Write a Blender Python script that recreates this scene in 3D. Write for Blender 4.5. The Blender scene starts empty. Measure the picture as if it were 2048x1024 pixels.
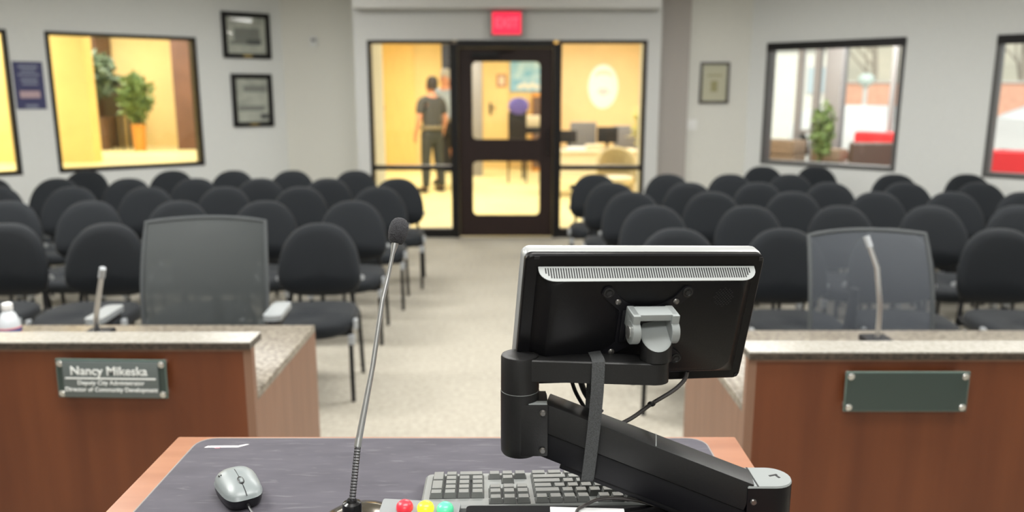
import bpy, bmesh, math, random
from mathutils import Vector, Matrix, Quaternion
SC = bpy.context.scene
COL = SC.collection
PI = math.pi
R = math.radians

# ------------------------------------------------------------------ camera, sky, lights, exposure
CAM_Z = 1.62
cam_data = bpy.data.cameras.new('camera')
cam = bpy.data.objects.new('camera', cam_data); COL.objects.link(cam)
cam.location = (0, 0, CAM_Z)
cam.rotation_euler = (PI / 2 - math.atan(322 / 1600), 0, 0)
cam_data.sensor_width = 36.0
cam_data.lens = 36.0 * 1600 / 2048
cam_data.clip_start = 0.05
cam_data.clip_end = 300
cam_data.dof.use_dof = True
cam_data.dof.focus_distance = 1.10
cam_data.dof.aperture_fstop = 28.1 / 8.6
SC.camera = cam

world = bpy.data.worlds.new('sky'); SC.world = world
world.use_nodes = True
wn = world.node_tree.nodes; wl = world.node_tree.links
sky = wn.new('ShaderNodeTexSky'); sky.sky_type = 'HOSEK_WILKIE'; sky.turbidity = 6; sky.ground_albedo = 0.5
sky.sun_direction = Vector((-0.3, -0.6, 0.75)).normalized()
mixw = wn.new('ShaderNodeMixRGB'); mixw.inputs[0].default_value = 0.72
mixw.inputs[2].default_value = (0.9, 0.92, 0.95, 1)
wl.new(sky.outputs[0], mixw.inputs[1])
wl.new(mixw.outputs[0], wn['Background'].inputs[0])
wn['Background'].inputs[1].default_value = 1.25

def sun_lamp(name, direction, strength, color, angle):
    d = bpy.data.lights.new(name, 'SUN'); d.energy = strength; d.color = color; d.angle = angle
    o = bpy.data.objects.new(name, d); COL.objects.link(o)
    o.rotation_euler = Vector(direction).to_track_quat('-Z', 'Y').to_euler()
    o.location = (6, 8, 8)
def area_lamp(name, loc, sx, sy, power, color=(1, 1, 1), tilt=(0, 0, 0), spread=180):
    d = bpy.data.lights.new(name, 'AREA'); d.shape = 'RECTANGLE'; d.size = sx; d.size_y = sy
    d.energy = power; d.color = color; d.spread = R(spread)
    o = bpy.data.objects.new(name, d); COL.objects.link(o)
    o.location = loc; o.rotation_euler = tilt
sun_lamp('sun', (0.25, 0.62, -0.74), 3.4, (1, 0.95, 0.86), R(2))
HALL = (1.0, 0.99, 0.955)
HALL_GAIN = 1.25
for x, y, p in ((-1.9, 1.9, 62), (1.9, 1.9, 62), (-3.6, 4.8, 86), (0, 4.6, 60), (3.6, 4.8, 66), (-2.2, 7.3, 36), (1.9, 7.0, 36), (0, -1.0, 44)):
    area_lamp('ceiling_light', (x, y, 2.93), 1.2, 0.6, p * HALL_GAIN, HALL)
area_lamp('dais_light', (0.1, 1.0, 2.93), 1.2, 0.6, 40, HALL)
WARM = (1.0, 0.955, 0.87)
for x, y, p in ((-1.6, 12.0, 125), (1.6, 12.0, 105), (-1.6, 15.8, 115), (1.8, 15.8, 95), (-4.2, 11.4, 62), (-6.9, 9.3, 85), (-6.0, 11.9, 92)):
    area_lamp('lobby_light', (x, y, 2.93), 1.2, 1.2, p, WARM)
for x, y in ((4.4, 10.6), (6.6, 8.6), (5.2, 12.0)):
    area_lamp('lounge_fill', (x, y, 2.85), 1.2, 1.2, 85, (1, 0.98, 0.95))  # fill lamps added to brighten the lounge
SC.view_settings.view_transform = 'Standard'
SC.view_settings.look = 'None'
SC.view_settings.gamma = 1.0
SC.view_settings.use_curve_mapping = False
SC.view_settings.exposure = 0.0

# ------------------------------------------------------------------ materials
MATS = {}
def srgb(r, g, b):
    def c(v):
        v /= 255.0
        return v / 12.92 if v <= 0.04045 else ((v + 0.055) / 1.055) ** 2.4
    return (c(r), c(g), c(b), 1)
def mat(name, col, rough=0.5, metal=0.0, var=0.0, scale=20.0, bump=0.0, stretch=(1, 1, 1), col2=None, spec=0.5, sheen=0.0, emit=None, es=1.0, coat=0.0, detail=4):
    m = bpy.data.materials.new(name); m.use_nodes = True
    nt = m.node_tree; b = nt.nodes['Principled BSDF']
    b.inputs['Roughness'].default_value = rough
    b.inputs['Metallic'].default_value = metal
    b.inputs['Specular IOR Level'].default_value = spec
    b.inputs['Sheen Weight'].default_value = sheen
    b.inputs['Coat Weight'].default_value = coat
    b.inputs['Base Color'].default_value = col
    if emit:
        b.inputs['Emission Color'].default_value = emit; b.inputs['Emission Strength'].default_value = es
    if var or bump or col2:
        tc = nt.nodes.new('ShaderNodeTexCoord'); mp = nt.nodes.new('ShaderNodeMapping')
        mp.inputs['Scale'].default_value = stretch
        nt.links.new(tc.outputs['Object'], mp.inputs['Vector'])
        nz = nt.nodes.new('ShaderNodeTexNoise'); nz.inputs['Scale'].default_value = scale; nz.inputs['Detail'].default_value = detail
        nt.links.new(mp.outputs[0], nz.inputs['Vector'])
        rp = nt.nodes.new('ShaderNodeValToRGB')
        rp.color_ramp.elements[0].position = 0.32; rp.color_ramp.elements[1].position = 0.68
        c2 = col2 or tuple(min(1, v * (1 + var)) for v in col[:3]) + (1,)
        c1 = col if col2 else tuple(v * (1 - var) for v in col[:3]) + (1,)
        rp.color_ramp.elements[0].color = c1; rp.color_ramp.elements[1].color = c2
        nt.links.new(nz.outputs['Fac'], rp.inputs[0])
        nt.links.new(rp.outputs[0], b.inputs['Base Color'])
        if bump:
            bp = nt.nodes.new('ShaderNodeBump'); bp.inputs['Strength'].default_value = bump; bp.inputs['Distance'].default_value = 0.004
            nt.links.new(nz.outputs['Fac'], bp.inputs['Height']); nt.links.new(bp.outputs[0], b.inputs['Normal'])
    MATS[name] = m
    return m
def glass(name, tint=(1, 1, 1), rough=0.02, amount=0.05):
    m = bpy.data.materials.new(name); m.use_nodes = True
    nt = m.node_tree; nt.nodes.clear()
    out = nt.nodes.new('ShaderNodeOutputMaterial'); mx = nt.nodes.new('ShaderNodeMixShader')
    t = nt.nodes.new('ShaderNodeBsdfTransparent'); g = nt.nodes.new('ShaderNodeBsdfGlossy')
    t.inputs[0].default_value = (*tint, 1); g.inputs['Roughness'].default_value = rough
    lw = nt.nodes.new('ShaderNodeFresnel'); lw.inputs[0].default_value = 1.35
    ml = nt.nodes.new('ShaderNodeMath'); ml.operation = 'MULTIPLY'; ml.inputs[1].default_value = amount / 0.05
    nt.links.new(lw.outputs[0], ml.inputs[0]); nt.links.new(ml.outputs[0], mx.inputs[0])
    nt.links.new(t.outputs[0], mx.inputs[1]); nt.links.new(g.outputs[0], mx.inputs[2])
    nt.links.new(mx.outputs[0], out.inputs[0]); MATS[name] = m
def mesh_fabric(name, col, open_):
    m = bpy.data.materials.new(name); m.use_nodes = True
    nt = m.node_tree; b = nt.nodes['Principled BSDF']
    b.inputs['Base Color'].default_value = col; b.inputs['Roughness'].default_value = 0.6
    t = nt.nodes.new('ShaderNodeBsdfTransparent'); mx = nt.nodes.new('ShaderNodeMixShader'); mx.inputs[0].default_value = 1 - open_
    nt.links.new(t.outputs[0], mx.inputs[1]); nt.links.new(b.outputs[0], mx.inputs[2])
    nt.links.new(mx.outputs[0], nt.nodes['Material Output'].inputs[0]); MATS[name] = m

mat('wall', (0.70, 0.715, 0.70, 1), 0.85, var=0.03, scale=60, bump=0.08)
mat('wall_warm_lit', (0.70, 0.695, 0.64, 1), 0.85, var=0.03, scale=60, bump=0.08)  # wall paint tinted for the warm light on the flat pieces
mat('brown_grey_strip', (0.40, 0.37, 0.34, 1), 0.8, var=0.03, scale=50)
mat('ceiling', (0.75, 0.75, 0.73, 1), 0.9, var=0.05, scale=80)
mat('carpet', (0.345, 0.32, 0.265, 1), 0.95, col2=(0.445, 0.415, 0.355, 1), scale=34, bump=0.35, detail=8, spec=0.1)
mat('lobby_wall', (0.82, 0.61, 0.265, 1), 0.7, var=0.04, scale=3)
mat('lobby_pillar', (0.86, 0.63, 0.215, 1), 0.7, var=0.04, scale=3)
mat('lobby_tan', (0.80, 0.62, 0.37, 1), 0.7, var=0.04, scale=3)
mat('lobby_floor', (0.84, 0.74, 0.37, 1), 0.35, var=0.05, scale=2)
mat('yellow_door', (0.82, 0.56, 0.19, 1), 0.5, var=0.06, scale=4, stretch=(6, 6, 0.6))
mat('brown_wall', (0.14, 0.068, 0.045, 1), 0.6, var=0.15, scale=4)
mat('brown_wood', (0.12, 0.065, 0.04, 1), 0.5, var=0.25, scale=6, stretch=(8, 8, 1))
mat('cherry', (0.125, 0.036, 0.0135, 1), 0.42, col2=(0.165, 0.050, 0.0185, 1), scale=2.2, stretch=(7, 7, 0.7), detail=6, spec=0.4)
mat('cherry_edge', (0.25, 0.137, 0.088, 1), 0.5, var=0.10, scale=3, stretch=(9, 9, 0.8))
mat('desk_wood', (0.265, 0.108, 0.058, 1), 0.38, col2=(0.335, 0.150, 0.085, 1), scale=3, stretch=(1.2, 9, 9), detail=6)
mat('speckle', (0.085, 0.065, 0.045, 1), 0.3, col2=(0.36, 0.32, 0.26, 1), scale=62, detail=5)
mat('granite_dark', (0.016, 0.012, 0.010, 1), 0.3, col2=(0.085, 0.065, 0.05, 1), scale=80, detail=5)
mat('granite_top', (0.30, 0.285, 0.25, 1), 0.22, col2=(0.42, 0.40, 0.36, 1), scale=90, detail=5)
mat('black_frame', (0.008, 0.007, 0.007, 1), 0.45, spec=0.25)
mat('door_brown', (0.019, 0.010, 0.0085, 1), 0.5, spec=0.25, var=0.1, scale=5, stretch=(8, 8, 1))
mat('chair_fabric', (0.0105, 0.0132, 0.0168, 1), 0.8, var=0.25, scale=260, bump=0.15, sheen=0.07, spec=0.3)
mat('chair_metal', (0.010, 0.010, 0.011, 1), 0.4, spec=0.25)
mat('gray_plastic', (0.38, 0.40, 0.42, 1), 0.4)
mat('arm_pad', (0.30, 0.32, 0.33, 1), 0.45)
mesh_fabric('mesh_dark', (0.066, 0.075, 0.077, 1), 0.12)
mesh_fabric('mesh_clear', (0.095, 0.108, 0.128, 1), 0.36)
mat('mesh_rim', (0.075, 0.083, 0.088, 1), 0.6)
mat('black_plastic', (0.004, 0.004, 0.005, 1), 0.36, var=0.1, scale=400, bump=0.04, spec=0.22)
mat('black_gloss', (0.006, 0.006, 0.007, 1), 0.2)
mat('silver_bezel', (0.30, 0.31, 0.31, 1), 0.28)
mat('vent_lit', (0.36, 0.38, 0.38, 1), 0.45)  # ceiling light on the upward vent slope, painted as grey
mat('slot_dark', (0.008, 0.008, 0.01, 1), 0.6)
mat('arm_black', (0.013, 0.013, 0.0135, 1), 0.42, var=0.08, scale=500, bump=0.05, spec=0.3)
mat('arm_side', (0.006, 0.006, 0.008, 1), 0.4, spec=0.22)
mat('arm_gray_lit', (0.255, 0.275, 0.275, 1), 0.42)  # grey joint parts, lightened to carry the overhead light
mat('screw', (0.16, 0.155, 0.15, 1), 0.3, metal=0.8)
mat('strap_cloth', (0.055, 0.058, 0.06, 1), 0.9, var=0.3, scale=700, bump=0.3)
mat('cable_black', (0.010, 0.010, 0.011, 1), 0.4)
mat('cable_gray', (0.06, 0.055, 0.055, 1), 0.4)
mat('pad', (0.052, 0.048, 0.062, 1), 0.75, col2=(0.072, 0.067, 0.084, 1), scale=9, bump=0.1, stretch=(1, 3, 1), detail=8)
_m = MATS['pad']; _nt = _m.node_tree; _b = _nt.nodes['Principled BSDF']; _src = _b.inputs['Base Color'].links[0].from_socket
_tc = _nt.nodes.new('ShaderNodeTexCoord'); _mp = _nt.nodes.new('ShaderNodeMapping'); _mp.inputs['Scale'].default_value = (1, 7, 1); _mp.inputs['Rotation'].default_value = (0, 0, 0.12)
_nz = _nt.nodes.new('ShaderNodeTexNoise'); _nz.inputs['Scale'].default_value = 20; _nz.inputs['Detail'].default_value = 7; _nz.inputs['Distortion'].default_value = 0.6
_rp = _nt.nodes.new('ShaderNodeValToRGB'); _rp.color_ramp.elements[0].position = 0.58; _rp.color_ramp.elements[1].position = 0.80; _rp.color_ramp.elements[1].color = (0.6, 0.6, 0.6, 1)
_mx = _nt.nodes.new('ShaderNodeMixRGB'); _mx.inputs[2].default_value = (0.17, 0.165, 0.18, 1)
_nt.links.new(_tc.outputs['Object'], _mp.inputs['Vector']); _nt.links.new(_mp.outputs[0], _nz.inputs['Vector']); _nt.links.new(_nz.outputs['Fac'], _rp.inputs[0])
_nt.links.new(_rp.outputs[0], _mx.inputs[0]); _nt.links.new(_src, _mx.inputs[1]); _nt.links.new(_mx.outputs[0], _b.inputs['Base Color'])
mat('pad_edge', (0.23, 0.21, 0.20, 1), 0.8)
mat('logo_white', (0.75, 0.73, 0.74, 1), 0.6)
mat('logo_red', (0.75, 0.28, 0.32, 1), 0.6)
mat('mouse_gray', (0.20, 0.225, 0.23, 1), 0.36)
mat('mouse_black', (0.008, 0.008, 0.010, 1), 0.35)
mat('kb_base', (0.18, 0.19, 0.185, 1), 0.42)
mat('kb_key', (0.145, 0.152, 0.147, 1), 0.38)
mat('kb_under', (0.010, 0.010, 0.011, 1), 0.5)
mat('steel', (0.60, 0.61, 0.62, 1), 0.28, metal=0.9)
mat('neck_flex', (0.10, 0.10, 0.105, 1), 0.3, metal=0.7)
mat('foam', (0.030, 0.030, 0.034, 1), 0.95, var=0.4, scale=500, bump=0.6)
mat('mic_base', (0.11, 0.095, 0.072, 1), 0.14, metal=0.75)
mat('console_gray', (0.23, 0.245, 0.25, 1), 0.5)
mat('lamp_red', (0.75, 0.03, 0.05, 1), 0.3, emit=(0.9, 0.04, 0.06, 1), es=0.25)
mat('lamp_yellow', (0.85, 0.78, 0.03, 1), 0.3, emit=(0.95, 0.9, 0.04, 1), es=0.45)
mat('lamp_green', (0.10, 0.62, 0.32, 1), 0.3, emit=(0.1, 0.8, 0.4, 1), es=0.25)
mat('paper', (0.82, 0.83, 0.85, 1), 0.7)
mat('plate_glass', (0.035, 0.055, 0.05, 1), 0.08, spec=0.6)
mat('plate_rim', (0.12, 0.17, 0.15, 1), 0.1)
mat('plate_inner', (0.12, 0.14, 0.14, 1), 0.22)
mat('lettering', (0.85, 0.88, 0.87, 1), 0.5)
mat('chrome', (0.75, 0.75, 0.73, 1), 0.22, metal=0.9)
mat('bottle_clear', (0.62, 0.66, 0.70, 1), 0.12)
mat('cap_white', (0.88, 0.88, 0.88, 1), 0.4)
mat('label_red', (0.65, 0.20, 0.20, 1), 0.5)
mat('label_blue', (0.08, 0.09, 0.25, 1), 0.5)
mat('photo_paper', (0.62, 0.62, 0.55, 1), 0.5, col2=(0.40, 0.40, 0.36, 1), scale=7, detail=3)
mat('photo_dark', (0.10, 0.10, 0.10, 1), 0.5)
mat('photo_mid', (0.25, 0.25, 0.23, 1), 0.5)
mat('brass', (0.35, 0.26, 0.10, 1), 0.3, metal=0.8)
mat('poster_blue', (0.032, 0.034, 0.115, 1), 0.5)
mat('poster_pale', (0.22, 0.24, 0.33, 1), 0.5)
mat('poster_pink', (0.46, 0.33, 0.36, 1), 0.5)
mat('cert_frame', (0.10, 0.09, 0.08, 1), 0.3)
mat('cert_paper', (0.62, 0.58, 0.44, 1), 0.5)
mat('cert_gold', (0.40, 0.35, 0.18, 1), 0.5)
mat('exit_red', (0.8, 0.02, 0.06, 1), 0.4, emit=(1.0, 0.022, 0.075, 1), es=0.85)
mat('exit_letter', (0.9, 0.1, 0.15, 1), 0.4, emit=(1.0, 0.06, 0.12, 1), es=0.95)
mat('exit_case', (0.30, 0.28, 0.27, 1), 0.5)
mat('wall_shaded', (0.57, 0.575, 0.56, 1), 0.85, var=0.03, scale=60, bump=0.08)  # wall paint darkened for the shade below the soffit
mat('soffit', (0.66, 0.66, 0.64, 1), 0.8)
mat('switch', (0.80, 0.80, 0.78, 1), 0.4)
mat('skin', (0.55, 0.24, 0.14, 1), 0.55)
mat('hair_dark', (0.018, 0.013, 0.010, 1), 0.7)
mat('hair_gray', (0.36, 0.35, 0.33, 1), 0.7)
mat('shirt_dark', (0.045, 0.045, 0.042, 1), 0.8)
mat('trouser_dark', (0.032, 0.036, 0.035, 1), 0.8)
mat('shirt_blue', (0.30, 0.36, 0.44, 1), 0.8)
mat('belt', (0.17, 0.14, 0.09, 1), 0.5)
mat('shoe', (0.01, 0.01, 0.01, 1), 0.4)
mat('leaf_green', (0.085, 0.145, 0.038, 1), 0.5, col2=(0.17, 0.25, 0.075, 1), scale=6)
mat('leaf_dark', (0.040, 0.070, 0.035, 1), 0.5, col2=(0.10, 0.14, 0.075, 1), scale=6)
mat('terracotta', (0.62, 0.27, 0.045, 1), 0.5)
mat('trunk', (0.10, 0.06, 0.03, 1), 0.8)
mat('console_dark', (0.09, 0.075, 0.05, 1), 0.6)
mat('seal_white', (0.90, 0.92, 0.95, 1), 0.5)
mat('seal_pink', (0.80, 0.66, 0.62, 1), 0.5)
mat('seal_blue', (0.55, 0.60, 0.68, 1), 0.5)
mat('art_blue', (0.12, 0.42, 0.68, 1), 0.5, col2=(0.55, 0.75, 0.85, 1), scale=4)
mat('art_white', (0.75, 0.76, 0.70, 1), 0.5)
mat('notice', (0.50, 0.22, 0.12, 1), 0.5)
mat('purple', (0.12, 0.10, 0.42, 1), 0.7)
mat('dark_gray', (0.014, 0.014, 0.017, 1), 0.6, spec=0.3)
mat('mid_gray', (0.17, 0.17, 0.19, 1), 0.6)
mat('cream', (0.72, 0.64, 0.48, 1), 0.5)
mat('wicker', (0.42, 0.35, 0.20, 1), 0.8, var=0.3, scale=120)
mat('flower_pale', (0.70, 0.62, 0.28, 1), 0.7, col2=(0.55, 0.55, 0.2, 1), scale=20)
mat('flower_red', (0.60, 0.22, 0.12, 1), 0.7)
mat('lounge_floor', (0.52, 0.50, 0.47, 1), 0.3)
mat('mullion', (0.30, 0.29, 0.29, 1), 0.5)
mat('brown_leather', (0.075, 0.047, 0.036, 1), 0.5)
mat('red_leather', (0.70, 0.025, 0.03, 1), 0.45)
mat('crate', (0.26, 0.19, 0.13, 1), 0.7, var=0.2, scale=5, stretch=(2, 2, 12))
mat('concrete', (0.62, 0.61, 0.58, 1), 0.9, var=0.05, scale=2)
mat('brick', (0.78, 0.43, 0.31, 1), 0.9, var=0.1, scale=10)
mat('cream_white', (0.88, 0.87, 0.80, 1), 0.8, var=0.02, scale=3)
mat('window_blue', (0.55, 0.66, 0.72, 1), 0.15)
mat('hill', (0.52, 0.48, 0.39, 1), 1.0, col2=(0.40, 0.385, 0.32, 1), scale=0.5)
mat('bark_pale', (0.36, 0.33, 0.28, 1), 0.9)
mat('car_white', (0.86, 0.87, 0.88, 1), 0.25)
mat('car_glass', (0.35, 0.38, 0.40, 1), 0.1)
mat('tyre', (0.02, 0.02, 0.02, 1), 0.8)
mat('lamp_green_white', (0.62, 0.74, 0.70, 1), 0.4)
mat('white_metal', (0.70, 0.68, 0.66, 1), 0.5)
mat('frame_gray', (0.09, 0.09, 0.088, 1), 0.45)
mat('notebook', (0.004, 0.004, 0.005, 1), 0.6, spec=0.08)
glass('pane', (0.97, 0.98, 0.97), 0.02, 0.04)

# ------------------------------------------------------------------ mesh helper
class MB:
    def __init__(s, m=None):
        s.bm = bmesh.new(); s.mats = []; s.cur = 0
        if m: s.m(m)
    def m(s, name):
        if name not in s.mats: s.mats.append(name)
        s.cur = s.mats.index(name); return s
    def _set(s, verts):
        fs = set()
        for v in verts: fs.update(v.link_faces)
        for f in fs: f.material_index = s.cur
    def face(s, vs):
        try:
            f = s.bm.faces.new(vs); f.material_index = s.cur; return f
        except ValueError:
            return None
    def box(s, c, d, rot=None, bevel=0.0, seg=2):
        r = bmesh.ops.create_cube(s.bm, size=1.0)
        M = Matrix.Translation(Vector(c)) @ (rot.to_4x4() if rot else Matrix.Identity(4)) @ Matrix.Diagonal((d[0], d[1], d[2], 1))
        bmesh.ops.transform(s.bm, matrix=M, verts=r['verts'])
        vs = r['verts']
        s._set(vs)
        if bevel:
            es = set()
            for v in vs: es.update(v.link_edges)
            q = bmesh.ops.bevel(s.bm, geom=list(es), offset=bevel, segments=seg, profile=0.6, affect='EDGES')
            for f in q['faces']: f.material_index = s.cur
        return s
    def prism(s, pts, z0, z1, M=None, top=None):
        """pts 2d ccw; extruded z0..z1; top = other outline for the upper end; M places it."""
        M = M or Matrix.Identity(4)
        a = [s.bm.verts.new(M @ Vector((p[0], p[1], z0))) for p in pts]
        b = [s.bm.verts.new(M @ Vector((p[0], p[1], z1))) for p in (top or pts)]
        n = len(pts)
        s.face(a[::-1]); s.face(b)
        for i in range(n): s.face((a[i], a[(i + 1) % n], b[(i + 1) % n], b[i]))
        return s
    def loft(s, rings, cap0=True, cap1=True):
        vs = [[s.bm.verts.new(Vector(p)) for p in r] for r in rings]
        n = len(rings[0])
        for a, b in zip(vs, vs[1:]):
            for i in range(n): s.face((a[i], a[(i + 1) % n], b[(i + 1) % n], b[i]))
        if cap0: s.face(vs[0][::-1])
        if cap1: s.face(vs[-1])
        return s
    def tube(s, pts, r, seg=10, caps=True):
        pts = [Vector(p) for p in pts]
        rs = r if isinstance(r, (list, tuple)) else [r] * len(pts)
        t0 = (pts[1] - pts[0]).normalized()
        up = Vector((0, 0, 1)) if abs(t0.z) < 0.9 else Vector((1, 0, 0))
        nrm = t0.cross(up).normalized(); rings = []; prev = t0
        for i, p in enumerate(pts):
            if i == 0: t = t0
            elif i == len(pts) - 1: t = (pts[i] - pts[i - 1]).normalized()
            else: t = ((pts[i + 1] - pts[i]).normalized() + (pts[i] - pts[i - 1]).normalized()).normalized()
            nrm = (prev.rotation_difference(t) @ nrm).normalized(); prev = t
            bn = t.cross(nrm)
            rings.append([p + nrm * math.cos(2 * PI * k / seg) * rs[i] + bn * math.sin(2 * PI * k / seg) * rs[i] for k in range(seg)])
        return s.loft(rings, caps, caps)
    def lathe(s, prof, seg=24, M=None, sx=1.0, sy=1.0):
        M = M or Matrix.Identity(4)
        rings = [[M @ Vector((r * sx * math.cos(2 * PI * k / seg), r * sy * math.sin(2 * PI * k / seg), z)) for k in range(seg)] for r, z in prof]
        return s.loft(rings)
    def ball(s, c, r, seg=16, rings=10, M=None):
        rr = r if isinstance(r, (list, tuple)) else (r, r, r)
        M = (M or Matrix.Identity(4))
        c = Vector(c); out = []
        for i in range(1, rings):
            a = -PI / 2 + PI * i / rings
            out.append([c + M @ Vector((rr[0] * math.cos(a) * math.cos(2 * PI * k / seg), rr[1] * math.cos(a) * math.sin(2 * PI * k / seg), rr[2] * math.sin(a))) for k in range(seg)])
        return s.loft(out)
    def ribbon(s, pts, nrm, w, t):
        """flat band through pts; w along nrm, t thick."""
        pts = [Vector(p) for p in pts]; w_ = Vector(nrm).normalized(); rings = []
        for i, p in enumerate(pts):
            tg = (pts[min(i + 1, len(pts) - 1)] - pts[max(i - 1, 0)]).normalized()
            nn = tg.cross(w_).normalized()
            rings.append([p + w_ * w / 2 + nn * t / 2, p - w_ * w / 2 + nn * t / 2, p - w_ * w / 2 - nn * t / 2, p + w_ * w / 2 - nn * t / 2])
        return s.loft(rings)
    def build(s, name, parent=None, local=False, angle=35, smooth=True):
        bmesh.ops.recalc_face_normals(s.bm, faces=s.bm.faces)
        me = bpy.data.meshes.new(name)
        for m in s.mats: me.materials.append(MATS[m])
        s.bm.to_mesh(me); s.bm.free()
        if smooth:
            me.shade_smooth(); me.set_sharp_from_angle(angle=R(angle))
        o = bpy.data.objects.new(name, me); COL.objects.link(o)
        if parent:
            o.parent = parent
            if not local: me.transform(wmat(parent).inverted())
        return o
def wmat(o):
    M = o.matrix_basis.copy()
    while o.parent:
        o = o.parent; M = o.matrix_basis @ M
    return M
def tag(o, label, cat, group=None, kind=None):
    o['label'] = label; o['category'] = cat
    if group: o['group'] = group
    if kind: o['kind'] = kind
    return o
def thing(name, label, cat, loc=(0, 0, 0), rz=0.0, group=None):
    o = bpy.data.objects.new(name, None); COL.objects.link(o)
    o.empty_display_size = 0.1
    o.location = loc; o.rotation_euler = (0, 0, rz)
    return tag(o, label, cat, group)
def rooted(mb, name, label, cat, base, group=None):
    """a thing that is one mesh, its origin moved to base"""
    o = mb.build(name); o.data.transform(Matrix.Translation(-Vector(base))); o.location = base
    return tag(o, label, cat, group)
def struct(mb, name, label=None):
    o = mb.build(name); o['kind'] = 'structure'
    if label: o['label'] = label
    return o
def dup(root, loc, rz, label, group=None):
    r = root.copy(); COL.objects.link(r); r.location = loc; r.rotation_euler = (0, 0, rz); r['label'] = label
    if group: r['group'] = group
    for ch in list(root.children):
        c = ch.copy(); COL.objects.link(c); c.parent = r
        for g in list(ch.children):
            d = g.copy(); COL.objects.link(d); d.parent = c
    return r
def rrect(x0, x1, y0, y1, r, n=5):
    out = []
    for cx, cy, a in ((x1 - r, y1 - r, 0), (x0 + r, y1 - r, 90), (x0 + r, y0 + r, 180), (x1 - r, y0 + r, 270)):
        for i in range(n + 1):
            t = R(a + 90 * i / n); out.append((cx + r * math.cos(t), cy + r * math.sin(t)))
    return out
def text_mesh(name, body, size, M, m, parent, bold=0.0, shear=0.0, xs=1.0, depth=0.0006):
    cu = bpy.data.curves.new(name, 'FONT'); cu.body = body; cu.size = size; cu.align_x = 'CENTER'; cu.align_y = 'CENTER'
    cu.extrude = depth; cu.offset = bold; cu.shear = shear
    t = bpy.data.objects.new(name, cu); COL.objects.link(t)
    me = bpy.data.meshes.new_from_object(t.evaluated_get(bpy.context.evaluated_depsgraph_get()))
    bpy.data.objects.remove(t); bpy.data.curves.remove(cu)
    me.materials.clear(); me.materials.append(MATS[m])
    me.transform(Matrix.Diagonal((xs, 1, 1, 1))); me.transform(M)
    if parent: me.transform(wmat(parent).inverted())
    o = bpy.data.objects.new(name, me); COL.objects.link(o)
    if parent: o.parent = parent
    return o

def sm(pts, n=6):
    P = [Vector(p) for p in pts]; P = [P[0] * 2 - P[1]] + P + [P[-1] * 2 - P[-2]]; out = []
    for i in range(1, len(P) - 2):
        for k in range(n):
            t = k / n; a, b, c, d = P[i - 1:i + 3]
            out.append(0.5 * ((2 * b) + (c - a) * t + (2 * a - 5 * b + 4 * c - d) * t * t + (3 * b - a - 3 * c + d) * t ** 3))
    out.append(P[-2]); return out

# ------------------------------------------------------------------ wall builder: a wall from A to B with rectangular holes
class Wall:
    def __init__(s, A, B, inward):
        s.A = Vector((A[0], A[1], 0)); s.d = (Vector((B[0], B[1], 0)) - s.A); s.L = s.d.length; s.d.normalize()
        n = Vector((-s.d.y, s.d.x, 0)); s.n = n if n.dot(Vector((inward[0], inward[1], 0)) - s.A) > 0 else -n   # towards the room
    def pt(s, u, z, off=0.0): return s.A + s.d * u + s.n * off + Vector((0, 0, z))
    def rot(s): return Matrix((s.d, Vector((0, 0, 1)).cross(s.d), Vector((0, 0, 1)))).transposed()
    def slab(s, mb, u0, u1, z0, z1, o0, o1, bevel=0.0):
        c = s.pt((u0 + u1) / 2, (z0 + z1) / 2, (o0 + o1) / 2)
        return mb.box(c, (u1 - u0, abs(o1 - o0), z1 - z0), s.rot(), bevel)
    def panels(s, mb, z0, z1, holes=(), th=0.15):
        us = [0.0]
        for u0, u1, h0, h1 in sorted(holes):
            if u0 > us[-1]: s.slab(mb, us[-1], u0, z0, z1, -th, 0)
            if h0 > z0: s.slab(mb, u0, u1, z0, h0, -th, 0)
            if h1 < z1: s.slab(mb, u0, u1, h1, z1, -th, 0)
            us.append(u1)
        if us[-1] < s.L: s.slab(mb, us[-1], s.L, z0, z1, -th, 0)
        return mb
    def window(s, name, u0, u1, z0, z1, fr=0.035, top=0.035, m='black_frame', th=0.15, off=0.008):
        mb = MB(m)
        s.slab(mb, u0, u0 + fr, z0, z1, -th, off); s.slab(mb, u1 - fr, u1, z0, z1, -th, off)
        s.slab(mb, u0 + fr, u1 - fr, z1 - top, z1, -th, off); s.slab(mb, u0 + fr, u1 - fr, z0, z0 + fr, -th, off)
        o = mb.build(name); o['kind'] = 'structure'
        g = MB('pane'); s.slab(g, u0 + fr, u1 - fr, z0 + fr, z1 - top, -th * 0.55, -th * 0.5)
        g.build('window_pane', o)
        return o

H = 3.0
CL = (-2.77, 9.95); CR = (2.73, 9.44)
WL = Wall(CL, (CL[0] - 0.7815 * 5.42, CL[1] - 0.6239 * 5.42), (0, 4))
WR = Wall(CR, (CR[0] + 0.737 * 5.8, CR[1] - 0.676 * 5.8), (0, 4))
LW = WL.pt(WL.L, 0); RW = WR.pt(WR.L, 0)

# floor of the hall, ceiling
mb = MB('carpet'); mb.prism([(LW.x, -2.6), (RW.x, -2.6), (RW.x, RW.y), (CR[0], CR[1]), (1.65, 9.44), (1.65, 9.2), (-1.75, 9.2), (-1.75, 9.95), (CL[0], CL[1]), (LW.x, LW.y)], -0.1, 0.0)
struct(mb, 'floor', 'beige speckled carpet of the meeting hall')
mb = MB('ceiling'); mb.prism([(LW.x, -2.6), (RW.x, -2.6), (RW.x, RW.y), (CR[0], CR[1]), (1.65, 9.44), (1.65, 9.2), (-1.75, 9.2), (-1.75, 9.95), (CL[0], CL[1]), (LW.x, LW.y)], H, H + 0.1)
struct(mb, 'ceiling')
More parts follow.
